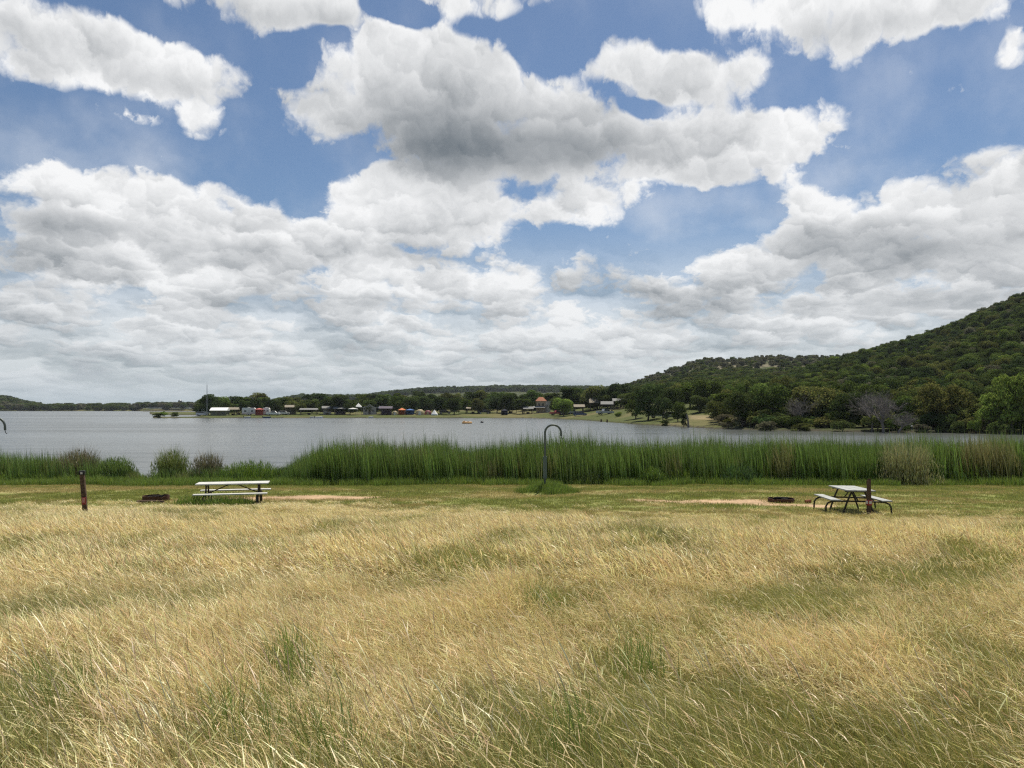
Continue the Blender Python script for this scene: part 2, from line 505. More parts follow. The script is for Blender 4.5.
# pale limestone showing on the back ridge
C = blend(C, lin(.17, .15, .10), ((yy > 600) & (yy < 1200) & (cc > 600) & (cc < 860)) * hillw * sst(fbm(xx * .012, yy * .012, 51), .40, .62) * .85)
C = blend(C, lin(.05, .045, .03), far_ * (zz < WATER + .28) * 1.0)
terr = mat('ground_soil', rough=.95, spec=.1)
T = NT(terr.node_tree)
p = terr.node_tree.nodes['Principled BSDF']
at_ = T.new('ShaderNodeAttribute', attribute_name='albedo')
geo = T.new('ShaderNodeNewGeometry')
na_ = T.noise(geo.outputs['Position'], 9.0, 6.0, .65)
nb_ = T.noise(geo.outputs['Position'], 1.1, 4.0, .6)
k = T.m('MULTIPLY', T.rng(na_, .25, .75, .55, 1.45, 'LINEAR'), T.rng(nb_, .3, .7, .8, 1.2, 'LINEAR'))
sv = T.v('SCALE', at_.outputs['Color'], None); T.put(sv.node.inputs['Scale'], k)
T.put(p.inputs['Base Color'], sv)
b_ = T.new('ShaderNodeBump'); b_.inputs['Strength'].default_value = .6; b_.inputs['Distance'].default_value = .05
T.put(b_.inputs['Height'], na_); T.put(p.inputs['Normal'], b_.outputs[0])
me = np_mesh('ground', V, F, terr, {'albedo': ('FLOAT_COLOR', np.hstack([C, np.ones((len(C), 1))]))}, smooth=True)
bm = bmesh.new(); bm.from_mesh(me); bm.verts.ensure_lookup_table()
for q in range(na):
    bm.faces.new((bm.verts[ctr], bm.verts[q], bm.verts[(q + 1) % na])).smooth = True
bm.to_mesh(me); bm.free()
ground = bpy.data.objects.new('ground', me); COL.objects.link(ground)
tag(ground, kind='structure')

# ------------------------------------------------------------------ lake
wm = mat('lake_water', (.10, .108, .100), rough=.16, spec=.5)
T = NT(wm.node_tree); p = wm.node_tree.nodes['Principled BSDF']
p.inputs['IOR'].default_value = 1.33
geo = T.new('ShaderNodeNewGeometry')
pos = geo.outputs['Position']
w1 = T.noise(T.v('MULTIPLY', pos, (.55, 1.3, 1)), 1.0, 4.0, .6)
w2 = T.noise(T.v('MULTIPLY', pos, (.10, .22, 1)), 1.0, 3.0, .6)
gust = T.noise(T.v('MULTIPLY', pos, (.006, .03, 1)), 1.0, 4.0, .6)
hgt = T.m('ADD', T.m('MULTIPLY', w1, .28), T.m('MULTIPLY', w2, .6))
bp = T.new('ShaderNodeBump'); bp.inputs['Distance'].default_value = 1.0
T.put(bp.inputs['Strength'], T.rng(gust, .35, .65, .5, .9))
T.put(bp.inputs['Height'], hgt); T.put(p.inputs['Normal'], bp.outputs[0])
T.put(p.inputs['Roughness'], T.rng(gust, .3, .7, .14, .30))
lake = MB().poly([(-2200, 36.0, WATER), (2200, 36.0, WATER), (2200, 2200, WATER), (-2200, 2200, WATER)], [(0, 1, 2, 3)]).build('lake_water', wm)
tag(lake, kind='structure')

# ------------------------------------------------------------------ vegetation
rng = np.random.default_rng(11)

def leaf_mat(name, transl=.3, attr='tint', rough=.6, gloss=0.0, var=.5, base=None):
    m = bpy.data.materials.new(name); m.use_nodes = True
    T = NT(m.node_tree); m.node_tree.nodes.clear()
    a = T.new('ShaderNodeAttribute', attribute_name=attr)
    oi = T.new('ShaderNodeObjectInfo')
    c = T.mix(1.0, a.outputs['Color'], (*base, 1) if base else oi.outputs['Color'], 'MULTIPLY')
    k = T.m('MULTIPLY_ADD', oi.outputs['Random'], var, 1 - var / 2)
    s = T.v('SCALE', c, None); T.put(s.node.inputs['Scale'], k)
    d = T.new('ShaderNodeBsdfDiffuse'); T.put(d.inputs['Color'], s)
    t = T.new('ShaderNodeBsdfTranslucent'); T.put(t.inputs['Color'], s)
    mx = T.new('ShaderNodeMixShader'); mx.inputs[0].default_value = transl
    T.t.links.new(d.outputs[0], mx.inputs[1]); T.t.links.new(t.outputs[0], mx.inputs[2])
    o = T.new('ShaderNodeOutputMaterial')
    last = mx.outputs[0]
    if gloss:
        g = T.new('ShaderNodeBsdfGlossy'); g.inputs['Roughness'].default_value = rough
        m2 = T.new('ShaderNodeMixShader'); m2.inputs[0].default_value = gloss
        T.t.links.new(last, m2.inputs[1]); T.t.links.new(g.outputs[0], m2.inputs[2]); last = m2.outputs[0]
    T.t.links.new(last, o.inputs['Surface'])
    return m

GRASS_M = leaf_mat('grass_blades', .35, gloss=.05, rough=.45, var=.35)
LEAF_M = leaf_mat('tree_leaves', .28, var=.45)
REED_M = leaf_mat('reed_leaves', .30, gloss=.05, rough=.4, var=.35)
BARK_M = mat('tree_bark', (.09, .075, .06), .95, var=.4, vscale=3)
GREYBARK_M = mat("weathered_grey_bark", (.19, .17, .155), .95, var=.3, vscale=3)

def ribbons(base, height, lean, bend, width, col0, col1, head=0.0, segs=5, headcol=None, headw=2.6):
    """curved blades. base (n,3), height (n), lean (n) azimuth, bend (n) 0..1.3, width (n); col0/col1 (n,3) foot and tip colours"""
    n = len(base)
    t = np.linspace(0, 1, segs + 1)
    th = bend[:, None] * t[None] ** 1.3                      # angle from vertical along the blade
    ds = height[:, None] / segs
    thm = (th[:, 1:] + th[:, :-1]) / 2
    hx = np.concatenate([np.zeros((n, 1)), np.cumsum(np.sin(thm) * ds, 1)], 1)
    hz = np.concatenate([np.zeros((n, 1)), np.cumsum(np.cos(thm) * ds, 1)], 1)
    P = np.stack([base[:, 0, None] + hx * np.cos(lean)[:, None], base[:, 1, None] + hx * np.sin(lean)[:, None], base[:, 2, None] + hz], -1)
    wa = rng.uniform(0, PI, n)
    wd = np.stack([np.cos(wa), np.sin(wa), rng.uniform(-.25, .25, n)], -1)
    prof = (1 - t ** 2.2) * .92 + .08
    wp = np.tile(prof[None], (n, 1))
    if headcol is not None:
        hp = np.array([.5, .5, .45, .45] + [1.0] * 10)[:segs + 1].copy()
        hp[:] = .45
        hp[-3:] = [.8, headw, .3]
        wp = np.where(head[:, None], hp[None], wp)
    W_ = width[:, None] * wp
    L = P - wd[:, None] * W_[..., None] * .5
    R = P + wd[:, None] * W_[..., None] * .5
    V = np.stack([L, R], 2).reshape(-1, 3)
    c = col0[:, None] * (1 - t[None, :, None]) + col1[:, None] * t[None, :, None]
    if headcol is not None:
        hm = (head[:, None] & (t[None] > .7))
        c = np.where(hm[..., None], headcol[:, None], c)
    C = np.repeat(c[:, :, None], 2, 2).reshape(-1, 3)
    i = np.arange(n)[:, None] * (segs + 1) * 2 + np.arange(segs)[None] * 2
    F = np.stack([i, i + 1, i + 3, i + 2], -1).reshape(-1, 4)
    return V, F, C

def join(parts):
    V, F, C, o = [], [], [], 0
    for v, f, c in parts:
        V.append(v); F.append(f + o); C.append(c); o += len(v)
    return np.vstack(V), np.vstack(F), np.vstack(C)

def proto(name, parts, m, color=(1, 1, 1)):
    V, F, C = join(parts) if isinstance(parts, list) else parts
    me = np_mesh(name, V, F, m, {'tint': ('FLOAT_COLOR', np.hstack([C, np.ones((len(C), 1))]))})
    o = bpy.data.objects.new(name, me)
    o.color = (*color, 1)
    return o

def jit(c, n, v=.18, hv=.08):
    c = np.tile(np.array(c, float), (n, 1))
    return np.clip(c * (1 + rng.normal(0, v, (n, 1))) * (1 + rng.normal(0, hv, (n, 3))), .004, .9)

def scatter(name, protos, pts, rot, scl, idx, label=None):
    """instances of the prototypes on points, as one object of kind stuff"""
    pc = bpy.data.collections.new(name + '_kinds')
    for q, o in enumerate(protos):
        o.name = f'{name}_kind_{q:02d}'
        pc.objects.link(o)
    n = len(pts)
    rot = np.asarray(rot); rot = np.stack([np.zeros(n), np.zeros(n), rot], -1) if rot.ndim == 1 else rot
    scl = np.asarray(scl); scl = np.repeat(scl[:, None], 3, 1) if scl.ndim == 1 else scl
    me = bpy.data.meshes.new(name)
    me.vertices.add(n); me.vertices.foreach_set('co', np.asarray(pts, np.float32).ravel())
    for nm, typ, arr in (('rot', 'FLOAT_VECTOR', rot), ('scl', 'FLOAT_VECTOR', scl), ('idx', 'INT', idx)):
        a = me.attributes.new(nm, typ, 'POINT')
        a.data.foreach_set('vector' if typ == 'FLOAT_VECTOR' else 'value', np.asarray(arr, np.int32 if typ == 'INT' else np.float32).ravel())
    o = bpy.data.objects.new(name, me); COL.objects.link(o)
    g = bpy.data.node_groups.new(name, 'GeometryNodeTree')
    g.interface.new_socket('Geometry', in_out='INPUT', socket_type='NodeSocketGeometry')
    g.interface.new_socket('Geometry', in_out='OUTPUT', socket_type='NodeSocketGeometry')
    N = g.nodes
    gi = N.new('NodeGroupInput'); go = N.new('NodeGroupOutput')
    ci = N.new('GeometryNodeCollectionInfo'); ci.inputs['Collection'].default_value = pc
    ci.inputs['Separate Children'].default_value = True; ci.inputs['Reset Children'].default_value = True
    ip = N.new('GeometryNodeInstanceOnPoints')
    def na(nm, t):
        x = N.new('GeometryNodeInputNamedAttribute'); x.data_type = t; x.inputs['Name'].default_value = nm
        return x.outputs['Attribute']
    er = N.new('FunctionNodeEulerToRotation')
    g.links.new(na('rot', 'FLOAT_VECTOR'), er.inputs[0])
    g.links.new(gi.outputs[0], ip.inputs['Points']); g.links.new(ci.outputs[0], ip.inputs['Instance'])
    ip.inputs['Pick Instance'].default_value = True
    g.links.new(na('idx', 'INT'), ip.inputs['Instance Index'])
    g.links.new(er.outputs[0], ip.inputs['Rotation']); g.links.new(na('scl', 'FLOAT_VECTOR'), ip.inputs['Scale'])
    g.links.new(ip.outputs[0], go.inputs[0])
    md = o.modifiers.new('scatter', 'NODES'); md.node_group = g
    return tag(o, label, None, None, 'stuff')

# ---- tall dry grass, combed to the left by the wind
STRAW = (.57, .44, .16); PALE = (.76, .62, .31); OLIVE = (.25, .245, .05); GREEN = (.22, .25, .045); DRYL = (.43, .34, .12)
def grass_clump(n, R, hs, wid, kind, segs=5):
    ang = rng.uniform(0, 2 * PI, n); r = R * np.sqrt(rng.random(n))
    base = np.stack([np.cos(ang) * r, np.sin(ang) * r, np.full(n, -.03)], -1)
    lean = PI + rng.normal(0.2, .85, n)
    hgt = hs * rng.uniform(.55, 1.15, n)
    bend = np.abs(rng.normal(1.42, .48, n))
    u = rng.random(n)
    if kind == 'straw': stem, leafg = u < .68, u > .90
    elif kind == 'mixed': stem, leafg = u < .42, u > .62
    else: stem, leafg = u < .10, u > .18
    hgt = np.where(stem, hgt, hgt * (.72 if kind != 'green' else .95))
    bend = np.where(stem, bend, bend * (1.0 if kind != 'green' else .65))
    c0 = np.where(leafg[:, None], jit(GREEN, n), jit(DRYL if kind == 'straw' else OLIVE, n))
    c1 = np.where(leafg[:, None], jit((.34, .34, .10) if kind == 'green' else (.24, .27, .07), n), jit(STRAW, n, .28))
    w = wid * rng.uniform(.7, 1.3, n) * np.where(stem, .8, 1.25)
    return ribbons(base, hgt, lean, bend, w, c0, c1, stem, segs, jit(PALE, n, .25), 3.2)

kinds = []
def addp(parts, m=GRASS_M):
    kinds.append(proto('k', parts, m)); return len(kinds) - 1
NEAR_S = [addp(grass_clump(250, .26, .43, .0016, 'straw')) for _ in range(5)]
NEAR_M = [addp(grass_clump(240, .26, .40, .0018, 'mixed')) for _ in range(4)]
NEAR_G = [addp(grass_clump(210, .24, .36, .0024, 'green')) for _ in range(4)]
FAR_S = [addp(grass_clump(170, .34, .43, .0037, 'straw', 4)) for _ in range(5)]
FAR_M = [addp(grass_clump(150, .34, .41, .0042, 'mixed', 4)) for _ in range(3)]
FAR_G = [addp(grass_clump(130, .32, .37, .0050, 'green', 4)) for _ in range(3)]

EDGE_C = [-400, 0, 90, 200, 300, 400, 500, 600, 760, 850, 950, 1024, 1400]
EDGE_R = [499, 499, 500, 502, 500, 507, 509, 513, 514, 516, 516, 516, 517]
def edge_y(c):
    row = np.interp(c, EDGE_C, EDGE_R)
    return 1.32 / ((row - HOR) / FPX - .06)

# green patches seen in the field: column, row, half width, half height (pixels), strength
PATCH = [(550, 575, 32, 10, .9), (795, 575, 60, 14, .7), (290, 645, 26, 34, 1.0), (310, 735, 60, 40, .9), (40, 690, 60, 60, .75), (60, 590, 50, 12, .4), (215, 720, 70, 40, .55),
         (580, 735, 50, 40, .6), (880, 700, 130, 34, .85), (1000, 700, 60, 50, .8), (700, 700, 90, 30, .6), (960, 560, 60, 16, .55), (520, 665, 60, 14, .45), (430, 545, 40, 8, .4),
         (740, 670, 120, 14, .45), (160, 555, 60, 8, .5), (270, 530, 40, 6, .5), (630, 655, 40, 30, .5), (130, 630, 60, 20, .45), (850, 760, 160, 30, .5), (420, 760, 60, 25, .5)]
def greenness(x, y):
    h = np.maximum(CAMZ - .42 - terrain_z(x, y), .2)
    row = HOR + h / np.maximum(y, .5) * FPX
    c = col_of(x, y)
    g = (fbm(x * .9, y * .55, 61, 3) - .45) * 1.8 + .36 * sst(row, 560, 720)
    for (px, py, a, b, s) in PATCH:
        g = g + s * np.exp(-(((c - px) / a) ** 2 + ((row - py) / b) ** 2))
    return g

def fan_points(y0, y1, dens, half=.80, margin=1.2):
    A = half * (y1 ** 2 - y0 ** 2) + 2 * margin * (y1 - y0)
    n = int(A * dens)
    y = np.sqrt(rng.uniform(y0 ** 2, y1 ** 2, n * 2))[:n]
    x = rng.uniform(-1, 1, n) * (half * y + margin)
    return x, y

pts, rots, scls, ids = [], [], [], []
for (y0, y1, dn, S, M_, G_) in ((.9, 4.5, 62, NEAR_S, NEAR_M, NEAR_G), (4.5, 8.5, 44, NEAR_S, NEAR_M, NEAR_G), (8.5, 25, 20, FAR_S, FAR_M, FAR_G)):
    x, y = fan_points(y0, y1, dn)
    ey = edge_y(col_of(x, y)) + (fbm(x * .9, y * .3, 71) - .5) * 4.0 + np.abs(rng.normal(0, .5, len(x)))
    keep = ((y < ey) | ((y < ey + 6) & (rng.random(len(x)) < .40 * np.exp(-(y - ey) / 1.8)))) & (np.hypot(x, y) > 1.25)
    keep &= ~((np.abs(x + 11.05) < .25) & (np.abs(y - 19.9) < .35))
    x, y, ey = x[keep], y[keep], ey[keep]
    g = greenness(x, y) + rng.normal(0, .16, len(x))
    pick = np.where(g < .06, 0, np.where(g < .36, 1, 2))
    q = rng.integers(0, 100, len(x))
    idx = np.choose(pick, [np.array(S)[q % len(S)], np.array(M_)[q % len(M_)], np.array(G_)[q % len(G_)]])
    hs = (.62 + .75 * fbm(x * .55, y * .4, 81, 3)) * (1 - .45 * sst(y, 12, 20)) * (1 - .35 * sst(y - ey, -1.2, 0)) * rng.uniform(.85, 1.15, len(x))
    rot = (fbm(x * .35, y * .3, 91, 2) - .5) * 1.5 + rng.normal(0, .18, len(x))
    pts.append(np.stack([x, y, terrain_z(x, y)], -1)); rots.append(rot); ids.append(idx)
    scls.append(np.stack([np.maximum(hs, .7), np.maximum(hs, .7), hs], -1))
scatter('dry_grass', kinds, np.vstack(pts), np.concatenate(rots), np.vstack(scls), np.concatenate(ids), 'tall dry golden grass bending in the wind across the foreground')

# ---- taller green weeds and long pale stalks standing out of the field
kinds = []
def weed(n, hs):
    base = np.stack([rng.normal(0, .10, n), rng.normal(0, .10, n), np.full(n, -.02)], -1)
    return ribbons(base, hs * rng.uniform(.6, 1.1, n), rng.uniform(0, 2 * PI, n), np.abs(rng.normal(.45, .25, n)), np.full(n, .006), jit((.13, .21, .035), n), jit((.22, .32, .06), n))
def stalk(n):
    base = np.stack([rng.normal(0, .14, n), rng.normal(0, .14, n), np.full(n, -.02)], -1)
    return ribbons(base, rng.uniform(.5, .8, n), PI + rng.normal(.1, .5, n), np.abs(rng.normal(.75, .25, n)), np.full(n, .0026), jit(OLIVE, n), jit(PALE, n), np.ones(n, bool), 8, jit((.74, .62, .38), n, .1), 2.4)
wk = [addp(weed(26, .50)) for _ in range(3)]; sk = [addp(stalk(5)) for _ in range(5)]
pts, ids = [], []
for (px, py, sx, sy, n) in ((287, 668, 14, 18, 16), (305, 750, 40, 24, 16), (570, 750, 26, 22, 8), (640, 665, 14, 14, 5), (220, 730, 40, 20, 8), (60, 720, 40, 30, 8), (540, 590, 20, 4, 6)):
    for _ in range(n):
        p_ = ground_at(px + rng.normal(0, sx * .6), max(py + 30 + rng.normal(0, sy * .6), 520))
        pts.append(p_); ids.append(int(rng.choice(wk)))
for (px, py, n) in ((410, 690, 3), (320, 700, 5), (450, 740, 8), (110, 730, 10), (190, 760, 8), (700, 740, 8), (860, 730, 4), (560, 720, 4), (650, 620, 6), (980, 740, 6), (300, 640, 4), (240, 760, 8), (760, 650, 6), (500, 620, 5)):
    for _ in range(n):
        p_ = ground_at(px + rng.normal(0, 45), np.clip(py + 60 + rng.normal(0, 30), 540, 830))
        pts.append(p_); ids.append(int(rng.choice(sk)))
pts = np.array([list(q) for q in pts]); pts[:, 2] = terrain_z(pts[:, 0], pts[:, 1])
scatter('field_weeds', kinds, pts, rng.normal(0, .4, len(pts)), rng.uniform(.75, 1.1, len(pts)), ids, 'green weeds and long pale stalks standing out of the dry grass')

# ---- short grass on the mown strip, rising towards the reeds
kinds = []
def turf(n, R, hs, wid, c0, c1):
    ang = rng.uniform(0, 2 * PI, n); r = R * np.sqrt(rng.random(n))
    base = np.stack([np.cos(ang) * r, np.sin(ang) * r, np.full(n, -.01)], -1)
    return ribbons(base, hs * rng.uniform(.5, 1.2, n), rng.uniform(0, 2 * PI, n), np.abs(rng.normal(.6, .4, n)), np.full(n, wid), jit(c0, n), jit(c1, n), segs=3)
tg = [addp(turf(70, .34, .075, .010, (.22, .25, .05), (.33, .34, .09))) for _ in range(3)]
td = [addp(turf(60, .34, .075, .010, (.30, .27, .08), (.54, .45, .19))) for _ in range(3)]
tl = [addp(turf(70, .34, .34, .014, (.13, .20, .03), (.21, .29, .05))) for _ in range(3)]
x, y = fan_points(15.5, 38.4, 15, .80, 2)
x = np.concatenate([x, rng.normal(1.36, .55, 90), rng.normal(-9.2, .8, 60)]); y = np.concatenate([y, rng.normal(29.5, .5, 90), rng.normal(24.3, .35, 60)])
ey = edge_y(col_of(x, y))
g_sand = np.zeros(len(x))
for (px, py, hx, hy) in SAND:
    g_ = ground_at(px, py)
    if px in (60, 930, 460, 375): continue
    g_sand = np.maximum(g_sand, np.exp(-(((x - g_.x) / hx) ** 2 + ((y - g_.y) / hy) ** 2)))
keep = (y > ey - 1.5) & (g_sand + rng.normal(0, .15, len(x)) < .42)
x, y = x[keep], y[keep]
dry = fbm(x * .22 + 4, y * .8, 35) + rng.normal(0, .08, len(x)) + .25 * (1 - sst(y, 18, 26))
q = rng.integers(0, 3, len(x))
lush = (y > 34.3 + (fbm(x * .6, y * .2, 37) - .5) * 2.5) | (np.hypot((x - 1.4) / 1.15, (y - 29.5) / 1.0) < 1) | (np.hypot((x + 9.3) / 1.1, (y - 24.3) / .45) < 1)
idx = np.where(lush, np.array(tl)[q], np.where(dry > .56, np.array(td)[q], np.array(tg)[q]))
scl = rng.uniform(.6, 1.25, len(x)) * (.7 + .6 * fbm(x * .5, y * .5, 38))
scl = np.where(np.hypot((x - 1.4) / 1.2, (y - 29.5) / 1.1) < 1, scl * .65, scl)
scatter('mown_grass', kinds, np.stack([x, y, terrain_z(x, y)], -1), rng.uniform(0, 6.28, len(x)), scl, idx, 'short green and straw grass on the mown strip by the reeds')

# ---- cattail reeds along the bank
kinds = []
def reed(n, R, hs, wid, c0, c1, bendm=.22, lv=4):
    n2 = n * lv
    st = np.stack([rng.uniform(-R, R, n), rng.uniform(-R, R, n)], -1)
    base = np.hstack([np.repeat(st, lv, 0) + rng.normal(0, .03, (n2, 2)), np.full((n2, 1), -.05)])
    hgt = np.repeat(hs * (.72 + .5 * rng.beta(1.6, 2.6, n)), lv) * rng.uniform(.6, 1.05, n2)
    return ribbons(base, hgt, PI + rng.normal(0, .8, n2), np.abs(rng.normal(bendm, .16, n2)), wid * rng.uniform(.7, 1.3, n2), jit(c0, n2, .25), jit(c1, n2, .38))
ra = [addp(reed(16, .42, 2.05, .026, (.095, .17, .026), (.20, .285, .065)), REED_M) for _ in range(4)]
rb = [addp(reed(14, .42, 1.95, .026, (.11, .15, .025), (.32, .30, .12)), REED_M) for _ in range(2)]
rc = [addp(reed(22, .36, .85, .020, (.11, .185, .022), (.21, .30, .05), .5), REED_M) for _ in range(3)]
REED_C = [-700, -250, -60, 60, 96, 130, 140, 142, 155, 157, 200, 285, 300, 330, 700, 1024, 2000]
REED_H = [.85, .84, .82, .76, .64, .42, .3, 0, 0, .35, .40, .45, .66, 1.0, 1.10, 1.14, 1.14]
n = 7000
x = rng.uniform(-38, 42, n); y = rng.uniform(35.2, 42.5, n)
c = col_of(x, y)
hh = np.interp(c, REED_C, REED_H)
front = 35.7 + (fbm(x * .25, y * 0, 43) - .5) * 1.2
back = np.where(c > 290, 42.3, np.where(c > 150, 38.4, 40.5)) + (fbm(x * .3, y * 0 + 5, 44) - .5) * 2.2
keep = (hh > .1) & (y > front) & (y < back) & (rng.random(n) < np.where(y < 38.8, .95, .55))
x, y, c, hh, front = x[keep], y[keep], c[keep], hh[keep], front[keep]
q = rng.integers(0, 12, len(x))
low = (y < front + .7) & (rng.random(len(x)) < np.where(c > 290, .45, .8))
idx = np.where(low, np.array(rc)[q % 3], np.where((fbm(x * .4, y * .4, 45) > .68) | (rng.random(len(x)) < .07), np.array(rb)[q % 2], np.array(ra)[q % 4]))
scl = hh * (.70 + .55 * fbm(x * .55, y * .5, 46, 3)) * rng.uniform(.9, 1.1, len(x))
zz_ = np.maximum(terrain_z(x, y), WATER - .25)
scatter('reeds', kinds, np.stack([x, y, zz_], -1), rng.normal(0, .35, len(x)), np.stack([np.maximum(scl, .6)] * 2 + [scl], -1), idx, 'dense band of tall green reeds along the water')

# ---- shrubs at the water's edge, each its own
SHRUB_ST = mat('shrub_stems', (.10, .08, .05), .9, var=.3)
def shrub(col, row, Y, w, h, c0, c1, label, nst=90, bend=.55, top=None, name='bush', group='bushes on the near bank'):
    xg = (col - 512) / FPX * Y
    z = max(tz(xg, Y), WATER - .1)
    r_ = empty(name, (xg, Y, z), 0, label, 'bush', group)
    n_ = nst * 8
    w = w * 1.2; R = w / 2
    a = rng.uniform(0, 2 * PI, n_); rr = R * .55 * np.sqrt(rng.random(n_))
    base = np.stack([np.cos(a) * rr, np.sin(a) * rr * .8, rng.uniform(0, .25 * h, n_)], -1)
    hg = h * rng.uniform(.45, 1.05, n_) * (1 - .35 * (rr / R))
    v1 = ribbons(base, hg, a + rng.normal(0, .5, n_), np.abs(rng.normal(bend, .25, n_)) * (.4 + rr / R), np.full(n_, .018), jit(c0, n_), jit(c1, n_, .25))
    # sprigs of small leaves
    m_ = nst * 16
    a2 = rng.uniform(0, 2 * PI, m_); ph = np.arccos(rng.uniform(-.1, 1, m_)); q = rng.uniform(.55, 1.0, m_)
    b2 = np.stack([np.cos(a2) * np.sin(ph) * R * q, np.sin(a2) * np.sin(ph) * R * q, np.cos(ph) * h * .88 * q + .05], -1)
    v2 = ribbons(b2, rng.uniform(.10, .24, m_), rng.uniform(0, 6.28, m_), np.abs(rng.normal(.7, .4, m_)), np.full(m_, .03), jit(c0, m_), jit(c1, m_, .25), segs=2)
    f = proto('foliage', [v1, v2], REED_M); COL.objects.link(f); f.parent = r_
    mb = MB()
    for k_ in range(7):
        aa = rng.uniform(0, 6.28); l = h * rng.uniform(.5, .8)
        mb.tube([(0.05 * math.cos(aa), .05 * math.sin(aa), -.05), (R * .3 * math.cos(aa), R * .3 * math.sin(aa), l * .6), (R * .55 * math.cos(aa), R * .5 * math.sin(aa), l)], .018, 5, .005)
    mb.build('stems', SHRUB_ST, r_)
    return r_
SG0, SG1 = (.045, .08, .018), (.12, .17, .05)
shrub(80, 0, 37.4, 2.3, 1.75, (.12, .14, .04), (.34, .28, .18), 'feathery bush with pinkish brown tips behind the dark post')
shrub(117, 0, 36.9, 1.8, 1.35, (.10, .17, .03), (.22, .30, .08), 'round dark green bush left of the gap of open water', bend=.8)
shrub(172, 0, 37.5, 1.9, 1.75, (.12, .18, .035), (.28, .31, .10), 'tall olive green bush just right of the gap of open water')
shrub(208, 0, 37.3, 1.7, 1.55, (.14, .14, .07), (.34, .30, .19), 'thin grey brown bush behind the left picnic table', nst=70)
shrub(251, 0, 36.8, 3.0, 1.15, (.10, .19, .02), (.24, .34, .05), 'low bright green bush above the right end of the left picnic table', bend=.9)
shrub(285, 0, 37.0, 1.2, .8, (.06, .11, .02), (.14, .20, .05), 'small green bush where the tall reeds begin', nst=60, bend=.9)
shrub(905, 0, 35.1, 2.9, 2.1, (.17, .19, .06), (.42, .40, .20), 'straggly tan green bush in front of the reeds behind the right picnic table', nst=110)
shrub(652, 0, 35.2, 1.1, .85, (.06, .12, .015), (.20, .28, .05), 'small yellow green bush at the foot of the reeds', nst=50, bend=.8)
shrub(738, 0, 35.3, 1.9, .95, (.05, .10, .02), (.11, .18, .05), 'low soft green bush at the foot of the reeds', nst=80, bend=.9)
shrub(590, 0, 35.4, 1.0, .6, (.06, .10, .02), (.14, .19, .05), 'tiny leafy green bush near the lantern pole and the reeds', nst=40, bend=.9)

# ------------------------------------------------------------------ trees
def crown_mesh(name, seed, W_, H_, lobes, leaf, count, spread=1.0, gap=0.0, flat=.8, z0=.28, stretch=1.0):
    """leaf-sized faces spread over uneven lobes; unit: metres, foot of the tree at z = 0"""
    r = np.random.default_rng(seed)
    cen, rad = [], []
    for k in range(lobes):
        a = r.uniform(0, 2 * PI); q = math.sqrt(r.random()) * .62
        hz = r.uniform(z0 + .12, .86)
        sh = 1 - abs(hz - .52) * .75
        cen.append((math.cos(a) * q * W_ / 2 * sh * 1.25, math.sin(a) * q * W_ / 2 * sh * 1.25, hz * H_))
        rad.append(r.uniform(.17, .30) * W_ * spread * sh)
    cen = np.array(cen); rad = np.array(rad)
    w = rad ** 2; w /= w.sum()
    which = r.choice(lobes, count, p=w)
    d = r.normal(0, 1, (count, 3)); d /= np.linalg.norm(d, axis=1, keepdims=True)
    d[:, 2] = np.where(d[:, 2] < -.35, -d[:, 2], d[:, 2])
    rr = rad[which] * (1 - .55 * r.random(count) ** 2.2) * r.uniform(.85, 1.12, count)
    P = cen[which] + d * rr[:, None] * np.array([1, 1, flat])
    P[:, 2] = np.clip(P[:, 2], z0 * H_ * r.uniform(.6, 1.0, count), H_ * 1.03)
    # sprays: each leaf group tilts with the lobe but loosely
    nrm = d + r.normal(0, .75, (count, 3)); nrm[:, 2] += .25
    nrm /= np.linalg.norm(nrm, axis=1, keepdims=True)
    t1 = np.cross(nrm, r.normal(0, 1, (count, 3))); t1 /= np.linalg.norm(t1, axis=1, keepdims=True)
    t2 = np.cross(nrm, t1)
    s = leaf * r.uniform(.55, 1.35, count)
    a_ = t1 * s[:, None]; b_ = t2 * (s * r.uniform(.35, .7, count))[:, None]
    k1 = r.uniform(-.3, .3, (count, 1)); k2 = r.uniform(-.3, .3, (count, 1))
    V = np.stack([P - a_, P + b_ + a_ * k1 + nrm * s[:, None] * .15, P + a_ * 1.1, P - b_ + a_ * k2 + nrm * s[:, None] * .1], 1).reshape(-1, 3)
    F = np.arange(count * 4).reshape(-1, 4)
    lob = r.uniform(.72, 1.28, lobes)[which]
    tint = lob * r.uniform(.82, 1.18, count)
    hue = r.normal(0, .05, (count, 3)) + 1
    C = np.repeat(np.clip(tint[:, None] * hue, .2, 2), 4, 0)
    return np_mesh(name, V, F, LEAF_M, {'tint': ('FLOAT_COLOR', np.hstack([C, np.ones((len(C), 1))]))}), cen, rad

def trunk_mesh(name, seed, cen, H_, r0, z0=.28, m=None):
    r = np.random.default_rng(seed)
    mb = MB()
    top = Vector((r.normal(0, .03) * H_, r.normal(0, .03) * H_, H_ * (z0 + .18)))
    mb.tube([(0, 0, -.4), (0, 0, 0), top * .5 + Vector((r.normal(0, .02) * H_, 0, 0)), top], r0, 7, r0 * .6)
    for c in cen[r.permutation(len(cen))[:6]]:
        st = top * r.uniform(.55, 1.0)
        e = Vector(c)
        mid = st.lerp(e, .5) + Vector((0, 0, -.05 * H_))
        mb.tube([st, mid, e], r0 * .42, 5, r0 * .1)
    return mb.build(name, m or BARK_M).data

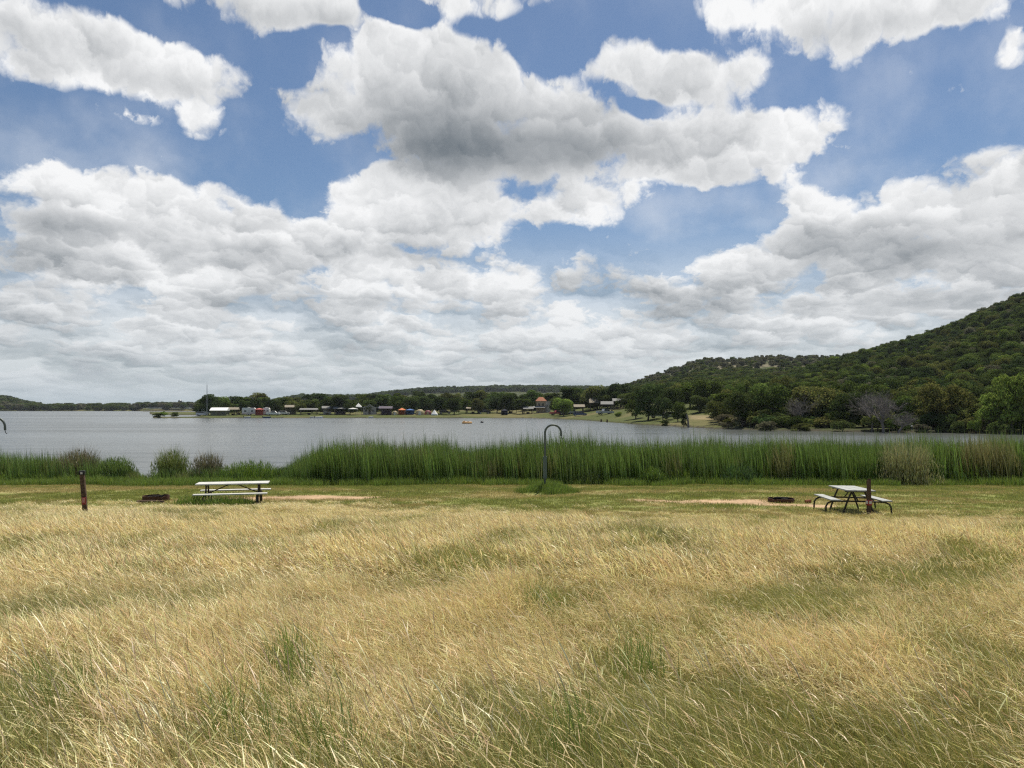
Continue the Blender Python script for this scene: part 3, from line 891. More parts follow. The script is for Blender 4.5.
KINDS = {}
def tree_kind(key, **kw):
    out = []
    for q in range(kw.pop('n', 3)):
        sd = hash_(key) + q * 17
        cm, cen, rad = crown_mesh('crown_' + key, sd, **kw)
        tm = trunk_mesh('trunk_' + key, sd, cen, kw['H_'], kw['W_'] * .035, kw.get('z0', .28))
        out.append((cm, tm, kw['W_'], kw['H_']))
    KINDS[key] = out
def hash_(s):
    return sum((i + 1) * ord(ch) for i, ch in enumerate(s)) % 9973
tree_kind('oak', n=4, W_=9.5, H_=8.0, lobes=22, leaf=.26, count=7000, z0=.07)
tree_kind('mesquite', n=3, W_=7.5, H_=6.5, lobes=18, leaf=.20, count=5000, z0=.05)
tree_kind('elm', n=3, W_=7.5, H_=9.5, lobes=24, leaf=.25, count=6000, z0=.12)
tree_kind('bush', n=3, W_=4.0, H_=2.6, lobes=12, leaf=.15, count=2200, z0=.02)
tree_kind('juniper', n=2, W_=2.6, H_=4.4, lobes=14, leaf=.13, count=2400, z0=.03, flat=1.3)
for _l in list(bpy.data.objects):
    if _l.name.startswith('trunk_'):
        bpy.data.objects.remove(_l)

def plant_tree(name, kind, col, Y, H, Wd, color, label, group, var=None):
    ks = KINDS[kind]
    cm, tm, w0, h0 = ks[(rnd.randrange(len(ks)) if var is None else var) % len(ks)]
    x = (col - 512) / FPX * Y
    o = empty(name, (x, Y, max(tz(x, Y), WATER) - .1), rnd.uniform(0, 6.28), label, 'bush' if name.endswith('bush') else 'tree', group)
    sx = Wd / w0; sz = H / h0
    for nm, me_ in (('crown', cm), ('trunk', tm)):
        c = bpy.data.objects.new(nm, me_); COL.objects.link(c); c.parent = o
        c.scale = (sx, sx, sz); c.color = (*color, 1)
    return o
def top_h(col, row, Y):
    x = (col - 512) / FPX * Y
    return CAMZ + (HOR - row) / FPX * Y - max(tz(x, Y), WATER) + .1

DARK = (.072, .098, .028); MID = (.092, .128, .031); OLV = (.120, .132, .038); LIME = (.165, .225, .045); GREY = (.14, .14, .085); DEEPG = (.055, .082, .028)
HUE = {'dark': DARK, 'mid': MID, 'olive': OLV, 'lime': LIME, 'grey': GREY, 'deep': DEEPG}
WORDS = {'dark': 'dark green', 'mid': 'mid green', 'olive': 'olive green', 'lime': 'yellow green', 'grey': 'grey green', 'deep': 'very dark green'}
def vary(c):
    k = rnd.uniform(.85, 1.18)
    return tuple(v * k * rnd.uniform(.94, 1.06) for v in c)

# named trees: column, top row, distance, width in pixels, kind, hue, label
TREES = [
    (211, 395, 312, 20, 'oak', 'deep', 'dark tree at the left end of the peninsula, rising behind the thin mast'),
    (226, 402, 330, 14, 'oak', 'mid', 'low green tree just right of the tall peninsula-end tree, behind the white roof'),
    (243, 396.5, 322, 17, 'elm', 'mid', 'tall lighter tree with a ragged top behind the white trailers'),
    (256, 399, 316, 15, 'oak', 'deep', 'very dark tree directly behind the red awning'),
    (268, 399, 320, 16, 'oak', 'deep', 'very dark rounded tree behind the white pickup'),
    (277, 401, 316, 12, 'oak', 'dark', 'dark narrow tree at the right end of the dark group behind the vehicles'),
    (291, 401, 322, 16, 'oak', 'olive', 'olive tree left of a long flat-roofed shelter'),
    (300, 402, 318, 12, 'elm', 'olive', 'thin olive tree above the long flat-roofed shelter'),
    (312, 400, 330, 18, 'oak', 'mid', 'wide mid green tree above the white moored boat'),
    (326, 399, 322, 18, 'oak', 'dark', 'dark tree behind the grey shelters'),
    (340, 396, 318, 22, 'oak', 'deep', 'large very dark tree with a high crown between the shelters and the white canopy'),
    (350, 400, 316, 14, 'oak', 'dark', 'dark tree leaning over the white canopy'),
    (371, 399, 318, 16, 'oak', 'dark', 'dark tree behind the pale stone house'),
    (384, 395, 322, 20, 'oak', 'dark', 'tall dark tree right of the pale stone house'),
    (397, 396, 318, 18, 'oak', 'mid', 'mid green tree behind the orange tent'),
    (411, 396, 322, 20, 'oak', 'dark', 'dark tree behind the blue canopy'),
    (426, 397, 318, 20, 'oak', 'deep', 'very dark tree behind the tan tent'),
    (441, 397, 316, 20, 'oak', 'deep', 'very dark tree right of the white pointed tent'),
    (454, 398, 310, 18, 'oak', 'dark', 'dark tree whose crown comes low, left of the orange raft'),
    (466, 399, 322, 16, 'elm', 'mid', 'mid green tree above the orange raft'),
    (478, 399, 318, 15, 'oak', 'olive', 'lighter olive tree behind the long tan shelter'),
    (497, 395, 322, 18, 'oak', 'deep', 'very dark tall tree left of the navy canopy'),
    (509, 394, 318, 18, 'oak', 'dark', 'dark tree behind the navy canopy'),
    (523, 398, 312, 16, 'elm', 'mid', 'mid green tree left of the orange-roofed tower'),
    (556, 397, 300, 14, 'oak', 'mid', 'mid green tree right of the orange-roofed tower'),
    (569, 386, 292, 24, 'elm', 'dark', 'tallest dark tree on the lawn, with a high crown above the hills'),
    (564, 398, 276, 20, 'oak', 'lime', 'brighter green tree in front of the tallest dark tree'),
    (583, 393, 290, 20, 'oak', 'dark', 'dark tree behind the small tan shelter'),
    (597, 393, 286, 18, 'oak', 'deep', 'very dark tree behind the two tan shelters'),
    (611, 394, 270, 18, 'oak', 'dark', 'dark tree behind the low roof near the yellow bush'),
    (625, 393, 255, 18, 'oak', 'dark', 'dark tree at the left edge of the wooded slope'),
    (648, 385, 184, 30, 'mesquite', 'deep', 'big dark drooping tree standing at the waterline'),
    (672, 388, 196, 24, 'mesquite', 'dark', 'dark olive tree right of the big drooping waterline tree'),
    (690, 383, 200, 28, 'oak', 'mid', 'wide mid green tree above the short pale bank'),
    (709, 380, 196, 26, 'oak', 'mid', 'tall green tree above the sandy clearing'),
    (700, 396, 184, 24, 'mesquite', 'dark', 'dark tree just left of the sandy clearing, below the tall green one'),
    (722, 394, 170, 24, 'mesquite', 'deep', 'very dark tree at the right end of the sandy clearing'),
    (663, 397, 176, 18, 'mesquite', 'deep', 'small very dark tree leaning on the big drooping waterline tree'),
    (636, 399, 196, 20, 'mesquite', 'mid', 'low green tree left of the big drooping waterline tree'),
    (678, 402, 168, 16, 'mesquite', 'mid', 'low green tree right above the juniper and pale trunk'),
    (684, 411, 149, 8, 'juniper', 'deep', 'small dark juniper standing at the waterline beside a pale trunk'),
    (1012, 375, 112, 40, 'oak', 'lime', 'bright yellow green tree at the right edge of the far bank'),
    (990, 390, 114, 26, 'elm', 'lime', 'smaller bright green tree left of the brightest right-edge tree'),
    (940, 383, 121, 50, 'mesquite', 'olive', 'broad olive tree right of the bare grey tree'),
    (770, 385, 140, 44, 'mesquite', 'mid', 'broad green tree above the middle of the far bank'),
    (742, 392, 138, 34, 'mesquite', 'dark', 'dark tree right of the sandy clearing'),
    (815, 386, 136, 44, 'mesquite', 'olive', 'olive tree left of the purple grey thicket'),
    (850, 392, 129, 34, 'mesquite', 'dark', 'dark tree just left of the bare grey tree'),
]
for (c, top, Y, wp, kd, hue, lab) in TREES:
    plant_tree({'oak': 'oak_tree', 'elm': 'elm_tree', 'mesquite': 'mesquite_tree', 'juniper': 'juniper_tree'}[kd], kd, c, Y, max(top_h(c, top, Y), 2.0), wp / FPX * Y * 1.1, vary(HUE[hue]), lab, 'trees across the lake')
BUSHES = [
    (619, 412, 222, 12, 'lime', 'yellow bush on the lawn at the bend of the shore'),
    (158, 413, 291, 12, 'dark', 'dark bush at the tip of the low spit'),
    (164, 411.5, 292, 9, 'lime', 'yellow green bush on the low spit between two darker ones'),
    (174, 412, 293, 10, 'mid', 'green bush on the low spit right of the yellow green one'),
    (975, 417, 113, 13, 'lime', 'small lime green bush low on the bank near the right edge'),
    (765, 421, 126, 26, 'grey', 'grey green bush at the waterline right of the clearing'),
    (800, 423, 124, 24, 'olive', 'low olive bush at the waterline below the purple grey thicket'),
    (842, 420, 122, 22, 'dark', 'dark bush at the waterline left of the fallen grey limbs'),
    (925, 424, 116, 22, 'grey', 'pale grey green bush beside the white bird'),
    (955, 421, 115, 20, 'dark', 'rounded dark bush at the waterline left of the lime bush'),
    (1000, 421, 110, 22, 'dark', 'dark bush under the bright right-edge trees'),
    (728, 422, 136, 12, 'grey', 'brown grey bush at the right end of the sandy clearing'),
    (665, 420, 160, 10, 'mid', 'small green bush under the drooping waterline tree'),
    (898, 417, 118, 20, 'mid', 'green bush behind the fallen grey limbs'),
]
for (c, top, Y, wp, hue, lab) in BUSHES:
    plant_tree('shore_bush', 'bush', c, Y, max(top_h(c, top, Y), .7), wp / FPX * Y, vary(HUE[hue]), lab, 'bushes across the lake')

# the wooded bank on the right: front trees one by one
for k in range(80):
    c = 722 + (k * 37.0) % 330 + rnd.uniform(-5, 5)
    D = float(np.interp(c, SH_C, SH_D))
    Y = D + 11 + (k // 9) * 5.5 + rnd.uniform(-2, 2)
    hue = rnd.choice(['dark', 'mid', 'olive', 'mid', 'deep', 'olive', 'grey', 'lime'] if k % 6 == 0 else ['dark', 'mid', 'olive', 'mid', 'deep'])
    kd = rnd.choice(['mesquite', 'oak', 'mesquite', 'elm'])
    plant_tree({'oak': 'oak_tree', 'elm': 'elm_tree', 'mesquite': 'mesquite_tree'}[kd], kd, c, Y, rnd.uniform(4.5, 7.5), rnd.uniform(5, 8.5), vary(HUE[hue]),
               WORDS[hue] + ' tree packed in the wood behind the front trees of the right bank', 'trees of the right bank wood')
for k in range(34):
    c = 206 + k * 12.6 + rnd.uniform(-5, 5)
    D = float(np.interp(c, SH_C, SH_D))
    Y = D + rnd.uniform(58, 95)
    kd = rnd.choice(['oak', 'oak', 'elm'])
    hue = rnd.choice(['dark', 'mid', 'deep', 'dark', 'olive'])
    plant_tree({'oak': 'oak_tree', 'elm': 'elm_tree'}[kd], kd, c, Y, rnd.uniform(6.5, 8.8), rnd.uniform(8, 12), vary(HUE[hue]),
               WORDS[hue] + ' tree in the back row of the grove behind the campground', 'back row trees of the campground grove')

# ---- far woods: one mass each
WOOD_M = {}
def woods(name, c0, c1, y0, y1, dens, smin, smax, label, cond=None, hues=('dark', 'mid', 'deep', 'olive', 'mid', 'lime'), wide=1.0):
    ps = []
    for hue in hues:
        if hue not in WOOD_M: WOOD_M[hue] = leaf_mat('wood_leaves_' + hue, .28, var=.45, base=HUE[hue])
        for kd in ('mesquite', 'oak'):
            cm = KINDS[kd][len(ps) % 3][0].copy(); cm.materials[0] = WOOD_M[hue]
            ps.append(bpy.data.objects.new('k', cm))
    a0, a1 = (c0 - 512) / FPX, (c1 - 512) / FPX
    n = int((a1 - a0) * (y1 ** 2 - y0 ** 2) / 2 * dens)
    y = np.sqrt(rng.uniform(y0 ** 2, y1 ** 2, n)); x = rng.uniform(a0, a1, n) * y
    z = terrain_z(x, y)
    c = col_of(x, y)
    k = z > WATER + .3
    if cond is not None: k &= cond(x, y, z, c)
    x, y, z = x[k], y[k], z[k]
    s = rng.uniform(smin, smax, len(x)) / 8.0
    w = np.arange(len(ps)) // 2
    clump = (fbm(x * .03, y * .03, 77, 2) * 7).astype(int) % len(hues)
    hid = np.where(rng.random(len(x)) < .5, clump, rng.integers(0, len(hues), len(x)))
    idx = hid * 2 + rng.integers(0, 2, len(x))
    return scatter(name, ps, np.stack([x, y, z - .5 * s], -1), rng.uniform(0, 6.28, len(x)), np.stack([s * wide, s * wide, s], -1), idx, label)

woods('grove_undergrowth', 200, 640, 330, 400, .030, 3.0, 5.5, 'low undergrowth and brush behind the campground trees', lambda x, y, z, c: y > np.interp(c, SH_C, SH_D) + 52, ('dark', 'deep', 'mid', 'olive'), 1.3)
woods('hill_woods', 700, 1250, 150, 540, .070, 3.2, 6.0, 'dense green wood covering the hill on the right',
      lambda x, y, z, c: (y > np.interp(c, SH_C, SH_D) + 50) & (c > 728 - (y - 150) * .35), ('dark', 'mid', 'olive', 'deep', 'mid', 'dark', 'olive', 'mid', 'lime', 'grey'))
woods('slope_woods', 590, 760, 200, 560, .030, 4.0, 6.5, 'wood on the lower slope behind the lawn',
      lambda x, y, z, c: (y > np.interp(c, SH_C, SH_D) + 70), ('dark', 'mid', 'deep', 'olive'))
woods('ridge_woods', 560, 900, 560, 1010, .0065, 4.0, 6.5, 'scattered scrub on the long back ridge', lambda x, y, z, c: z > WATER + 6, ('dark', 'mid', 'olive', 'grey', 'grey'))
woods('far_hill_woods', 270, 640, 1450, 2150, .0055, 9, 13, 'wood on the low blue hills far behind the campground', lambda x, y, z, c: z > WATER + 5, ('dark', 'mid', 'deep'))
woods('far_shore_woods', -150, 262, 962, 1050, .016, 6, 9, 'tree line of the far shore at the left', None, ('dark', 'deep', 'mid', 'grey'), 1.3)
woods('far_left_hill_woods', -260, 40, 1150, 1520, .008, 6, 9, 'wood on the small far hill at the left edge', lambda x, y, z, c: z > WATER + 3, ('dark', 'deep', 'mid'))

# ---- bare trees
def branch(mb, r, p, d, L, rad, depth):
    pts_ = [p]; q = p.copy(); dd = d.copy()
    for k in range(3):
        dd = (dd + Vector((r.normal(0, .18), r.normal(0, .18), r.normal(.03, .12)))).normalized()
        q = q + dd * L / 3; pts_.append(q.copy())
    mb.tube(pts_, rad, 5, rad * .55, cap=False)
    if depth > 0:
        for k in range(int(r.integers(3, 5))):
            st = pts_[int(r.integers(1, 4))]
            nd = (dd + Vector((r.normal(0, .6), r.normal(0, .6), r.normal(.05, .4)))).normalized()
            branch(mb, r, st, nd, L * r.uniform(.55, .8), rad * .55, depth - 1)
def bare_tree(col, Y, H, lean, label, seed, rad=.16, n=5, depth=4, zoff=0.0):
    x = (col - 512) / FPX * Y
    o = empty('bare_tree', (x, Y, max(tz(x, Y), WATER) - .1 + zoff), 0, label, 'tree', 'bare trees')
    r = np.random.default_rng(seed)
    tb = MB(); tb.tube([(0, 0, -.3), (lean * .1, 0, H * .12), (lean * .25, 0, H * .25)], rad * 1.5, 7, rad); tb.build('trunk', GREYBARK_M, o)
    lb = MB()
    for k in range(n):
        a = r.uniform(0, 6.28)
        branch(lb, r, Vector((lean * .25, 0, H * .22)), Vector((math.cos(a) * .55 + lean * .12, math.sin(a) * .5, .9)).normalized(), H * .34, rad * .6, depth)
    lb.build('limbs', GREYBARK_M, o)
    return o
bare_tree(884, 117, 7.0, -1.2, 'bare grey tree with fine tangled branches on the right bank', 5, .15, n=9, depth=4)
bare_tree(872, 121, 7.4, .5, 'taller bare grey tree just left of the tangled one', 9, .12, n=7)
bare_tree(898, 115, 3.6, 2.2, 'low fallen grey limbs reaching the waterline on the right bank', 21, .13, n=7)
bare_tree(800, 130, 6.4, .2, 'purple grey leafless tree above the olive bush on the right bank', 12, .10, n=8)
for k in range(46):
    c = 726 + k * 7.2 + rnd.uniform(-3, 3)
    D = float(np.interp(c, SH_C, SH_D))
    hue = rnd.choice(['dark', 'mid', 'olive', 'deep', 'grey', 'mid'])
    plant_tree('shore_bush', 'bush', c, D + rnd.uniform(1.5, 9), rnd.uniform(1.6, 3.4), rnd.uniform(3.2, 5.0), vary(HUE[hue]),
               WORDS[hue] + ' bush in the thicket along the waterline of the right bank', 'thicket bushes of the right bank')

# ------------------------------------------------------------------ things on the near bank
WHITE_P = mat('white_painted_planks', (.54, .535, .50), .6, var=.2, vscale=5, bump=.2)
GREY_P = mat('weathered_white_planks', (.34, .35, .335), .7, var=.28, vscale=5, bump=.2)
PIPE = mat('dark_steel_pipe', (.045, .038, .03), .6, .4, .4, var=.3, vscale=14)
RUST = mat('rusty_steel', (.085, .042, .026), .85, .2, .3, var=.45, vscale=18, bump=.4)
POSTW = mat('weathered_dark_wood', (.10, .062, .042), .9, var=.5, vscale=22, bump=.6)
PINK = mat('faded_pink_plate', (.52, .22, .20), .6, var=.2, vscale=30)
PALEPLATE = mat('faded_white_plate', (.62, .58, .55), .6, var=.1)
REDB = mat('faded_red_band', (.32, .05, .045), .6, var=.25, vscale=25)
BLACKM = mat('black_metal', (.015, .016, .017), .5, .3)
POLE_M = mat('dark_grey_green_paint', (.085, .105, .10), .5, .2, .5, var=.15, vscale=10)
SLEEVE_M = mat('teal_grey_sleeve', (.10, .14, .13), .5, .1, .5, var=.2, vscale=10)
CHAR = mat('charcoal_ash', (.02, .018, .016), .95, var=.5, vscale=20, bump=.5)
BRICK_M = mat('red_brown_brick', (.26, .085, .05), .9, var=.3, vscale=15, bump=.4)

def planks(mb, n, w, L, z, yc, th=.036, gap=.012):
    pw = (w - gap * (n - 1)) / n
    for k in range(n):
        y = yc - w / 2 + pw / 2 + k * (pw + gap)
        mb.box((0, y, z - th / 2), (L, pw, th), bevel=.005)
def picnic_table(label, loc, rz, mt, pitch=0.0, Ht=.75, L=2.44):
    r = empty('picnic_table', loc, rz, label, 'picnic table', 'picnic tables by the lake')
    r.rotation_euler = (0, pitch, rz)
    mb = MB(); planks(mb, 3, .74, L, Ht, 0); mb.build('tabletop', mt, r)
    for s in (-1, 1):
        mb = MB(); planks(mb, 1, .26, L, .46, s * .66); mb.build('bench', mt, r)
    for e in (-1, 1):
        x = e * .80
        for s in (-1, 1):
            MB().tube([(x, s * .17, Ht - .06), (x, s * .30, .36), (x, s * .43, -.05)], .026, 8).build('leg', PIPE, r, True)
            pts = [(x, s * .28, .40), (x, s * .55, .395), (x, s * .70, .385), (x, s * .80, .34), (x, s * .85, .25), (x, s * .87, -.05)]
            MB().tube(pts, .024, 8).build('bench_support', PIPE, r, True)
        MB().tube([(x, -.30, .40), (x, .30, .40)], .022, 8).tube([(x, -.34, Ht - .058), (x, .34, Ht - .058)], .020, 8).build('crossbar', PIPE, r, True)
        MB().tube([(x, 0, .40), (e * .12, 0, Ht - .06)], .018, 6).build('brace', PIPE, r, True)
    return r
picnic_table('long white picnic table seen from its side, above bare sandy ground', (-9.06, 25.0, -1.57), 0.22, WHITE_P, L=2.22)
picnic_table('grey white picnic table seen end on, behind the red and white banded post', (9.77, 22.15, -1.43), math.radians(79.5), GREY_P, math.radians(2.4), .73, 2.30)

def marker_post(loc, h, w, lean, label, split):
    r = empty('marker_post', loc, .3, label, 'post', 'wooden site posts')
    mb = MB(); b = mb.b
    res = bmesh.ops.create_cube(b, size=1.0, matrix=Matrix.Translation((0, 0, h / 2 - .2)) @ Matrix.Diagonal((w, w, h + .4, 1)))
    bmesh.ops.subdivide_edges(b, edges=[e for e in b.edges if abs(e.verts[0].co.z - e.verts[1].co.z) > .3], cuts=9)
    bmesh.ops.bevel(b, geom=[e for e in b.edges if abs(e.verts[0].co.z - e.verts[1].co.z) > .01], offset=.014, segments=1, affect='EDGES')
    rr = random.Random(int(h * 100))
    for v in b.verts:
        v.co.x += rr.uniform(-.006, .006) + lean * v.co.z; v.co.y += rr.uniform(-.006, .006)
        if split and v.co.z > h - .02: v.co.z += rr.uniform(-.09, .05)
    mb.build('post', POSTW, r)
    return r
gz = tz(-11.05, 19.9)
r = marker_post((-11.03, 19.9, gz), 1.20, .115, -.075, 'dark leaning wooden post with a pink plate, alone in the dry grass', False)
MB().box((-.087, 0, 1.17), (.140, .140, .10), bevel=.01).build('cap', BLACKM, r)
MB().box((-.085, -.0735, 1.165), (.05, .008, .055)).build('sticker', PALEPLATE, r)
MB().box((-.033, -.064, .45), (.105, .014, .19), bevel=.006).build('plate', REDB, r)
MB().box((-.035, -.0735, .465), (.068, .010, .12), bevel=.004).build('plate_face', PINK, r)
gz = tz(9.70, 20.9)
r = marker_post((9.70, 20.9, gz), 1.00, .095, .0, 'split topped wooden post with a red and white band beside a picnic table', True)
MB().box((0, 0, .36), (.125, .125, .15), bevel=.02).build('band', REDB, r)
MB().box((-.010, -.066, .37), (.075, .012, .075)).box((-.066, .0, .37), (.012, .07, .08)).build('band_patch', PALEPLATE, r)

def lantern_pole(loc, h, label, R=.31):
    r = empty('lantern_pole', loc, 0, label, 'lantern pole', 'hooked lantern poles')
    MB().tube([(0, 0, -.3), (0, 0, h - R)], .040, 10).build('pole', POLE_M, r, True)
    MB().tube([(0, 0, .36), (0, 0, 1.20)], .075, 12).build('sleeve', SLEEVE_M, r, True)
    arc = [(R - R * math.cos(a), 0, h - R + R * math.sin(a)) for a in np.linspace(0, PI, 15)]
    MB().tube(arc + [(2 * R, 0, h - R - .12)], .040, 10).build('hook', POLE_M, r, True)
    MB().tube([(2 * R, 0, h - R - .12), (2 * R + .015, 0, h - R - .20), (2 * R + .045, 0, h - R - .24), (2 * R + .075, 0, h - R - .21)], .012, 6).build('hanger', BLACKM, r, True)
    return r
gz = tz(1.27, 29.6)
lantern_pole((1.27, 29.6, gz), .95 - gz, 'dark hooked lantern pole on a small green mound before the reeds')
gz = tz(-18.4, 27)
lantern_pole((-18.42, 27.0, gz), 1.25 - gz, 'lantern pole cut by the left edge, only its curved hook in view')

def fire_ring(px, py, R, h, label, sq=1.0):
    p_ = ground_at(px, py)
    r = empty('fire_ring', p_, rnd.uniform(0, 1), label, 'fire ring', 'campfire rings')
    mb = MB(); n = 28
    vs = []
    for k in range(n):
        a = 2 * PI * k / n
        hh = h * (1 - .25 * (k % 9 == 4))
        for (q, z) in ((R, -.08), (R * 1.01, hh), (R * .955, hh), (R * .95, -.08)):
            vs.append((math.cos(a) * q, math.sin(a) * q * sq, z))
    fs = []
    for k in range(n):
        a, b = k * 4, ((k + 1) % n) * 4
        for m_ in range(3): fs.append((a + m_, b + m_, b + m_ + 1, a + m_ + 1))
    mb.poly(vs, fs); mb.build('ring', RUST, r)
    mb = MB()
    g = 10
    vs = [(0, 0, .05)] + [(math.cos(2 * PI * k / 20) * R * .94 * q, math.sin(2 * PI * k / 20) * R * .94 * sq * q, .05 - .03 * q + rnd.uniform(-.01, .01)) for q in (.5, 1.0) for k in range(20)]
    fs = [(0, 1 + k, 1 + (k + 1) % 20) for k in range(20)] + [(1 + k, 21 + k, 21 + (k + 1) % 20, 1 + (k + 1) % 20) for k in range(20)]
    mb.poly(vs, fs); mb.build('ash', CHAR, r)
    for k in range(3):
        a = rnd.uniform(0, 3)
        MB().tube([(-.26 * math.cos(a), -.26 * math.sin(a), .07 + k * .03), (.24 * math.cos(a), .24 * math.sin(a), .09 + k * .03)], .035, 7, .028).build('charred_log', CHAR, r)
    return r
fire_ring(781, 502.0, .42, .13, 'low dark rusty fire ring on the sandy patch left of the right picnic table')
fire_ring(156, 500.5, .42, .17, 'dark rusty fire ring left of the long white picnic table')
p_ = ground_at(808, 503)
b_ = MB().box((0, 0, .05), (.21, .10, .10), .5, .008).build('brick', BRICK_M); b_.location = p_
# a second course leaning on it, part of the same broken lump
tag(b_, 'single red brown brick on bare sand between the fire ring and the picnic table', 'brick')
p_ = ground_at(150, 503.5)
l_ = MB().tube([(-.42, .0, .05), (.05, .03, .06), (.45, -.02, .05)], .055, 9, .045).build('log', POSTW, None, True); l_.location = p_
tag(l_, 'short dark log lying on the ground in front of the left fire ring', 'log')

# ------------------------------------------------------------------ the campground across the lake
def pm(name, c, rough=.6, var=.08): return mat(name, c, rough, var=var, vscale=2)
M_WHITE = pm('white_paint', (.78, .78, .76)); M_OFFW = pm('off_white_paint', (.62, .61, .57)); M_GLASS = mat('dark_window_glass', (.02, .025, .03), .15, spec=.6)
M_RED = pm('faded_red_canvas', (.48, .12, .10)); M_ORANGE = pm('orange_canvas', (.62, .17, .05)); M_RAFT = pm('faded_orange_rubber', (.70, .40, .15)); M_BLUE = pm('blue_canvas', (.04, .12, .32)); M_NAVY = pm('navy_canvas', (.012, .015, .05))
M_TAN = pm('tan_canvas', (.42, .34, .20)); M_MAROON = pm('maroon_canvas', (.22, .07, .08)); M_PURPLE = pm('dark_purple_canvas', (.06, .045, .07))
M_ROOFT = pm('tan_shingles', (.24, .21, .16), .9, .2); M_ROOFG = pm('grey_shingles', (.20, .20, .19), .9, .2); M_ROOFB = pm('brown_shingles', (.13, .095, .07), .9, .2)
M_OLIVEW = pm('olive_board_wall', (.17, .17, .11), .9, .2); M_STONE = mat('pale_stone_wall', (.42, .39, .34), .9, var=.3, vscale=3, bump=.4); M_TERRA = pm('orange_roof_tiles', (.33, .14, .08), .9, .2)
M_TANW = pm('tan_plaster', (.45, .36, .25), .9, .12); M_TYRE = mat('tyre_rubber', (.02, .02, .02), .9); M_RIM = mat('wheel_metal', (.5, .5, .5), .4, .8); M_TIMBER = pm('grey_timber', (.16, .13, .10), .9, .2)
M_SILVER = pm('silver_paint', (.45, .46, .47), .4); M_BLACKP = pm('black_paint', (.025, .027, .03), .4); M_BLUEP = pm('dark_blue_paint', (.05, .08, .16), .4); M_STEEL = mat('galvanised_steel', (.30, .31, .32), .5, .5)

def shore(col, back):
    D = float(np.interp(col, SH_C, SH_D))
    Y = D + back
    x = (col - 512) / FPX * Y
    return Vector((x, Y, max(tz(x, Y), WATER) - .03))
def thing(name, col, back, label, cat, group=None, rz=None):
    p_ = shore(col, back)
    return empty(name, p_, -math.atan2(p_.x, p_.y) * .6 + rnd.uniform(-.12, .12) if rz is None else rz, label, cat, group)
def wheels(r, xs, yh, R=.36, w=.22):
    for x in xs:
        for s in (-1, 1):
            t = MB().tube([(x, s * yh - w / 2, R), (x, s * yh + w / 2, R)], R, 16).build('wheel', M_TYRE, r)
            MB().tube([(x, s * (yh + .005) - w / 2 - .01, R), (x, s * (yh + .005) + w / 2 + .01, R)], R * .55, 12).build('rim', M_RIM, t)
def trailer(col, back, L, H, label, mt=None, rz=None, stripe=None):
    r = thing('travel_trailer', col, back, label, 'trailer', 'caravans on the far shore', rz)
    h = L / 2; z0 = .55
    prof = [(-h, z0), (h, z0), (h + .12, z0 + .7), (h + .02, H - .35), (h - .35, H), (-h + .25, H), (-h, H - .25)]
    MB().prism(prof, -1.2, 1.2).build('body', mt or M_WHITE, r)
    MB().box((-h * .5, -1.203, 1.75), (L * .18, .03, .6)).box((h * .55, -1.203, 1.75), (L * .16, .03, .6)).build('window', M_GLASS, r)
    MB().box((h * .05, -1.204, 1.35), (.65, .035, 1.5)).build('door', M_OFFW, r)
    MB().box((0, -1.2035, .95), (L * .96, .022, .22)).build('stripe', stripe or M_SILVER, r)
    wheels(r, (-.45, .45), 1.0)
    MB().tube([(h, 0, .6), (h + 1.1, 0, .55)], .06, 6).build('tow_bar', M_BLACKP, r)
    MB().box((0, 0, H + .12), (.9, .7, .24), bevel=.05).build('air_unit', M_OFFW, r)
    return r
def truck(col, back, label, mt, name='pickup_truck', cat='pickup', rz=None):
    r = thing(name, col, back, label, cat, 'cars on the far shore', rz)
    if name == 'pickup_truck':
        prof = [(-2.7, .5), (2.7, .5), (2.72, .95), (2.55, 1.08), (1.45, 1.15), (.85, 1.82), (-.55, 1.84), (-.75, 1.2), (-2.68, 1.18)]
        win = [(1.30, 1.2), (.82, 1.74), (-.48, 1.76), (-.62, 1.22)]
    else:
        prof = [(-2.25, .45), (2.25, .45), (2.3, .85), (2.1, 1.0), (1.2, 1.1), (.6, 1.68), (-1.6, 1.72), (-2.2, 1.15), (-2.28, .8)]
        win = [(1.05, 1.14), (.58, 1.60), (-1.5, 1.64), (-1.95, 1.18)]
    MB().prism(prof, -.95, .95).build('body', mt, r)
    MB().prism(win, -.953, .953).build('window', M_GLASS, r)
    wheels(r, (-1.6, 1.65), .86)
    for s in (-1, 1):
        MB().box((2.27 if name != 'pickup_truck' else 2.70, s * .65, .85), (.06, .3, .16)).build('headlight', M_OFFW, r)
    return r
def canopy(col, back, w, h, mt, label, peak=.9, name='canopy', cat='canopy', group='canopies and tents on the far shore', wall=None):
    r = thing(name, col, back, label, cat, group)
    a = w / 2
    MB().poly([(-a, -a, h), (a, -a, h), (a, a, h), (-a, a, h), (0, 0, h + peak), (-a, -a, h - .25), (a, -a, h - .25), (a, a, h - .25), (-a, a, h - .25)],
              [(0, 1, 4), (1, 2, 4), (2, 3, 4), (3, 0, 4), (5, 6, 1, 0), (6, 7, 2, 1), (7, 8, 3, 2), (8, 5, 0, 3)]).build('roof', mt, r)
    for sx in (-1, 1):
        for sy in (-1, 1):
            MB().tube([(sx * (a - .05), sy * (a - .05), -.05), (sx * (a - .05), sy * (a - .05), h - .1)], .04, 6).build('leg', M_STEEL, r)
    if wall:
        MB().box((0, a - .08, h / 2 - .05), (w - .2, .04, h - .3)).box((-a + .08, 0, h / 2 - .05), (.04, w - .3, h - .3)).build('side_wall', wall, r)
    return r
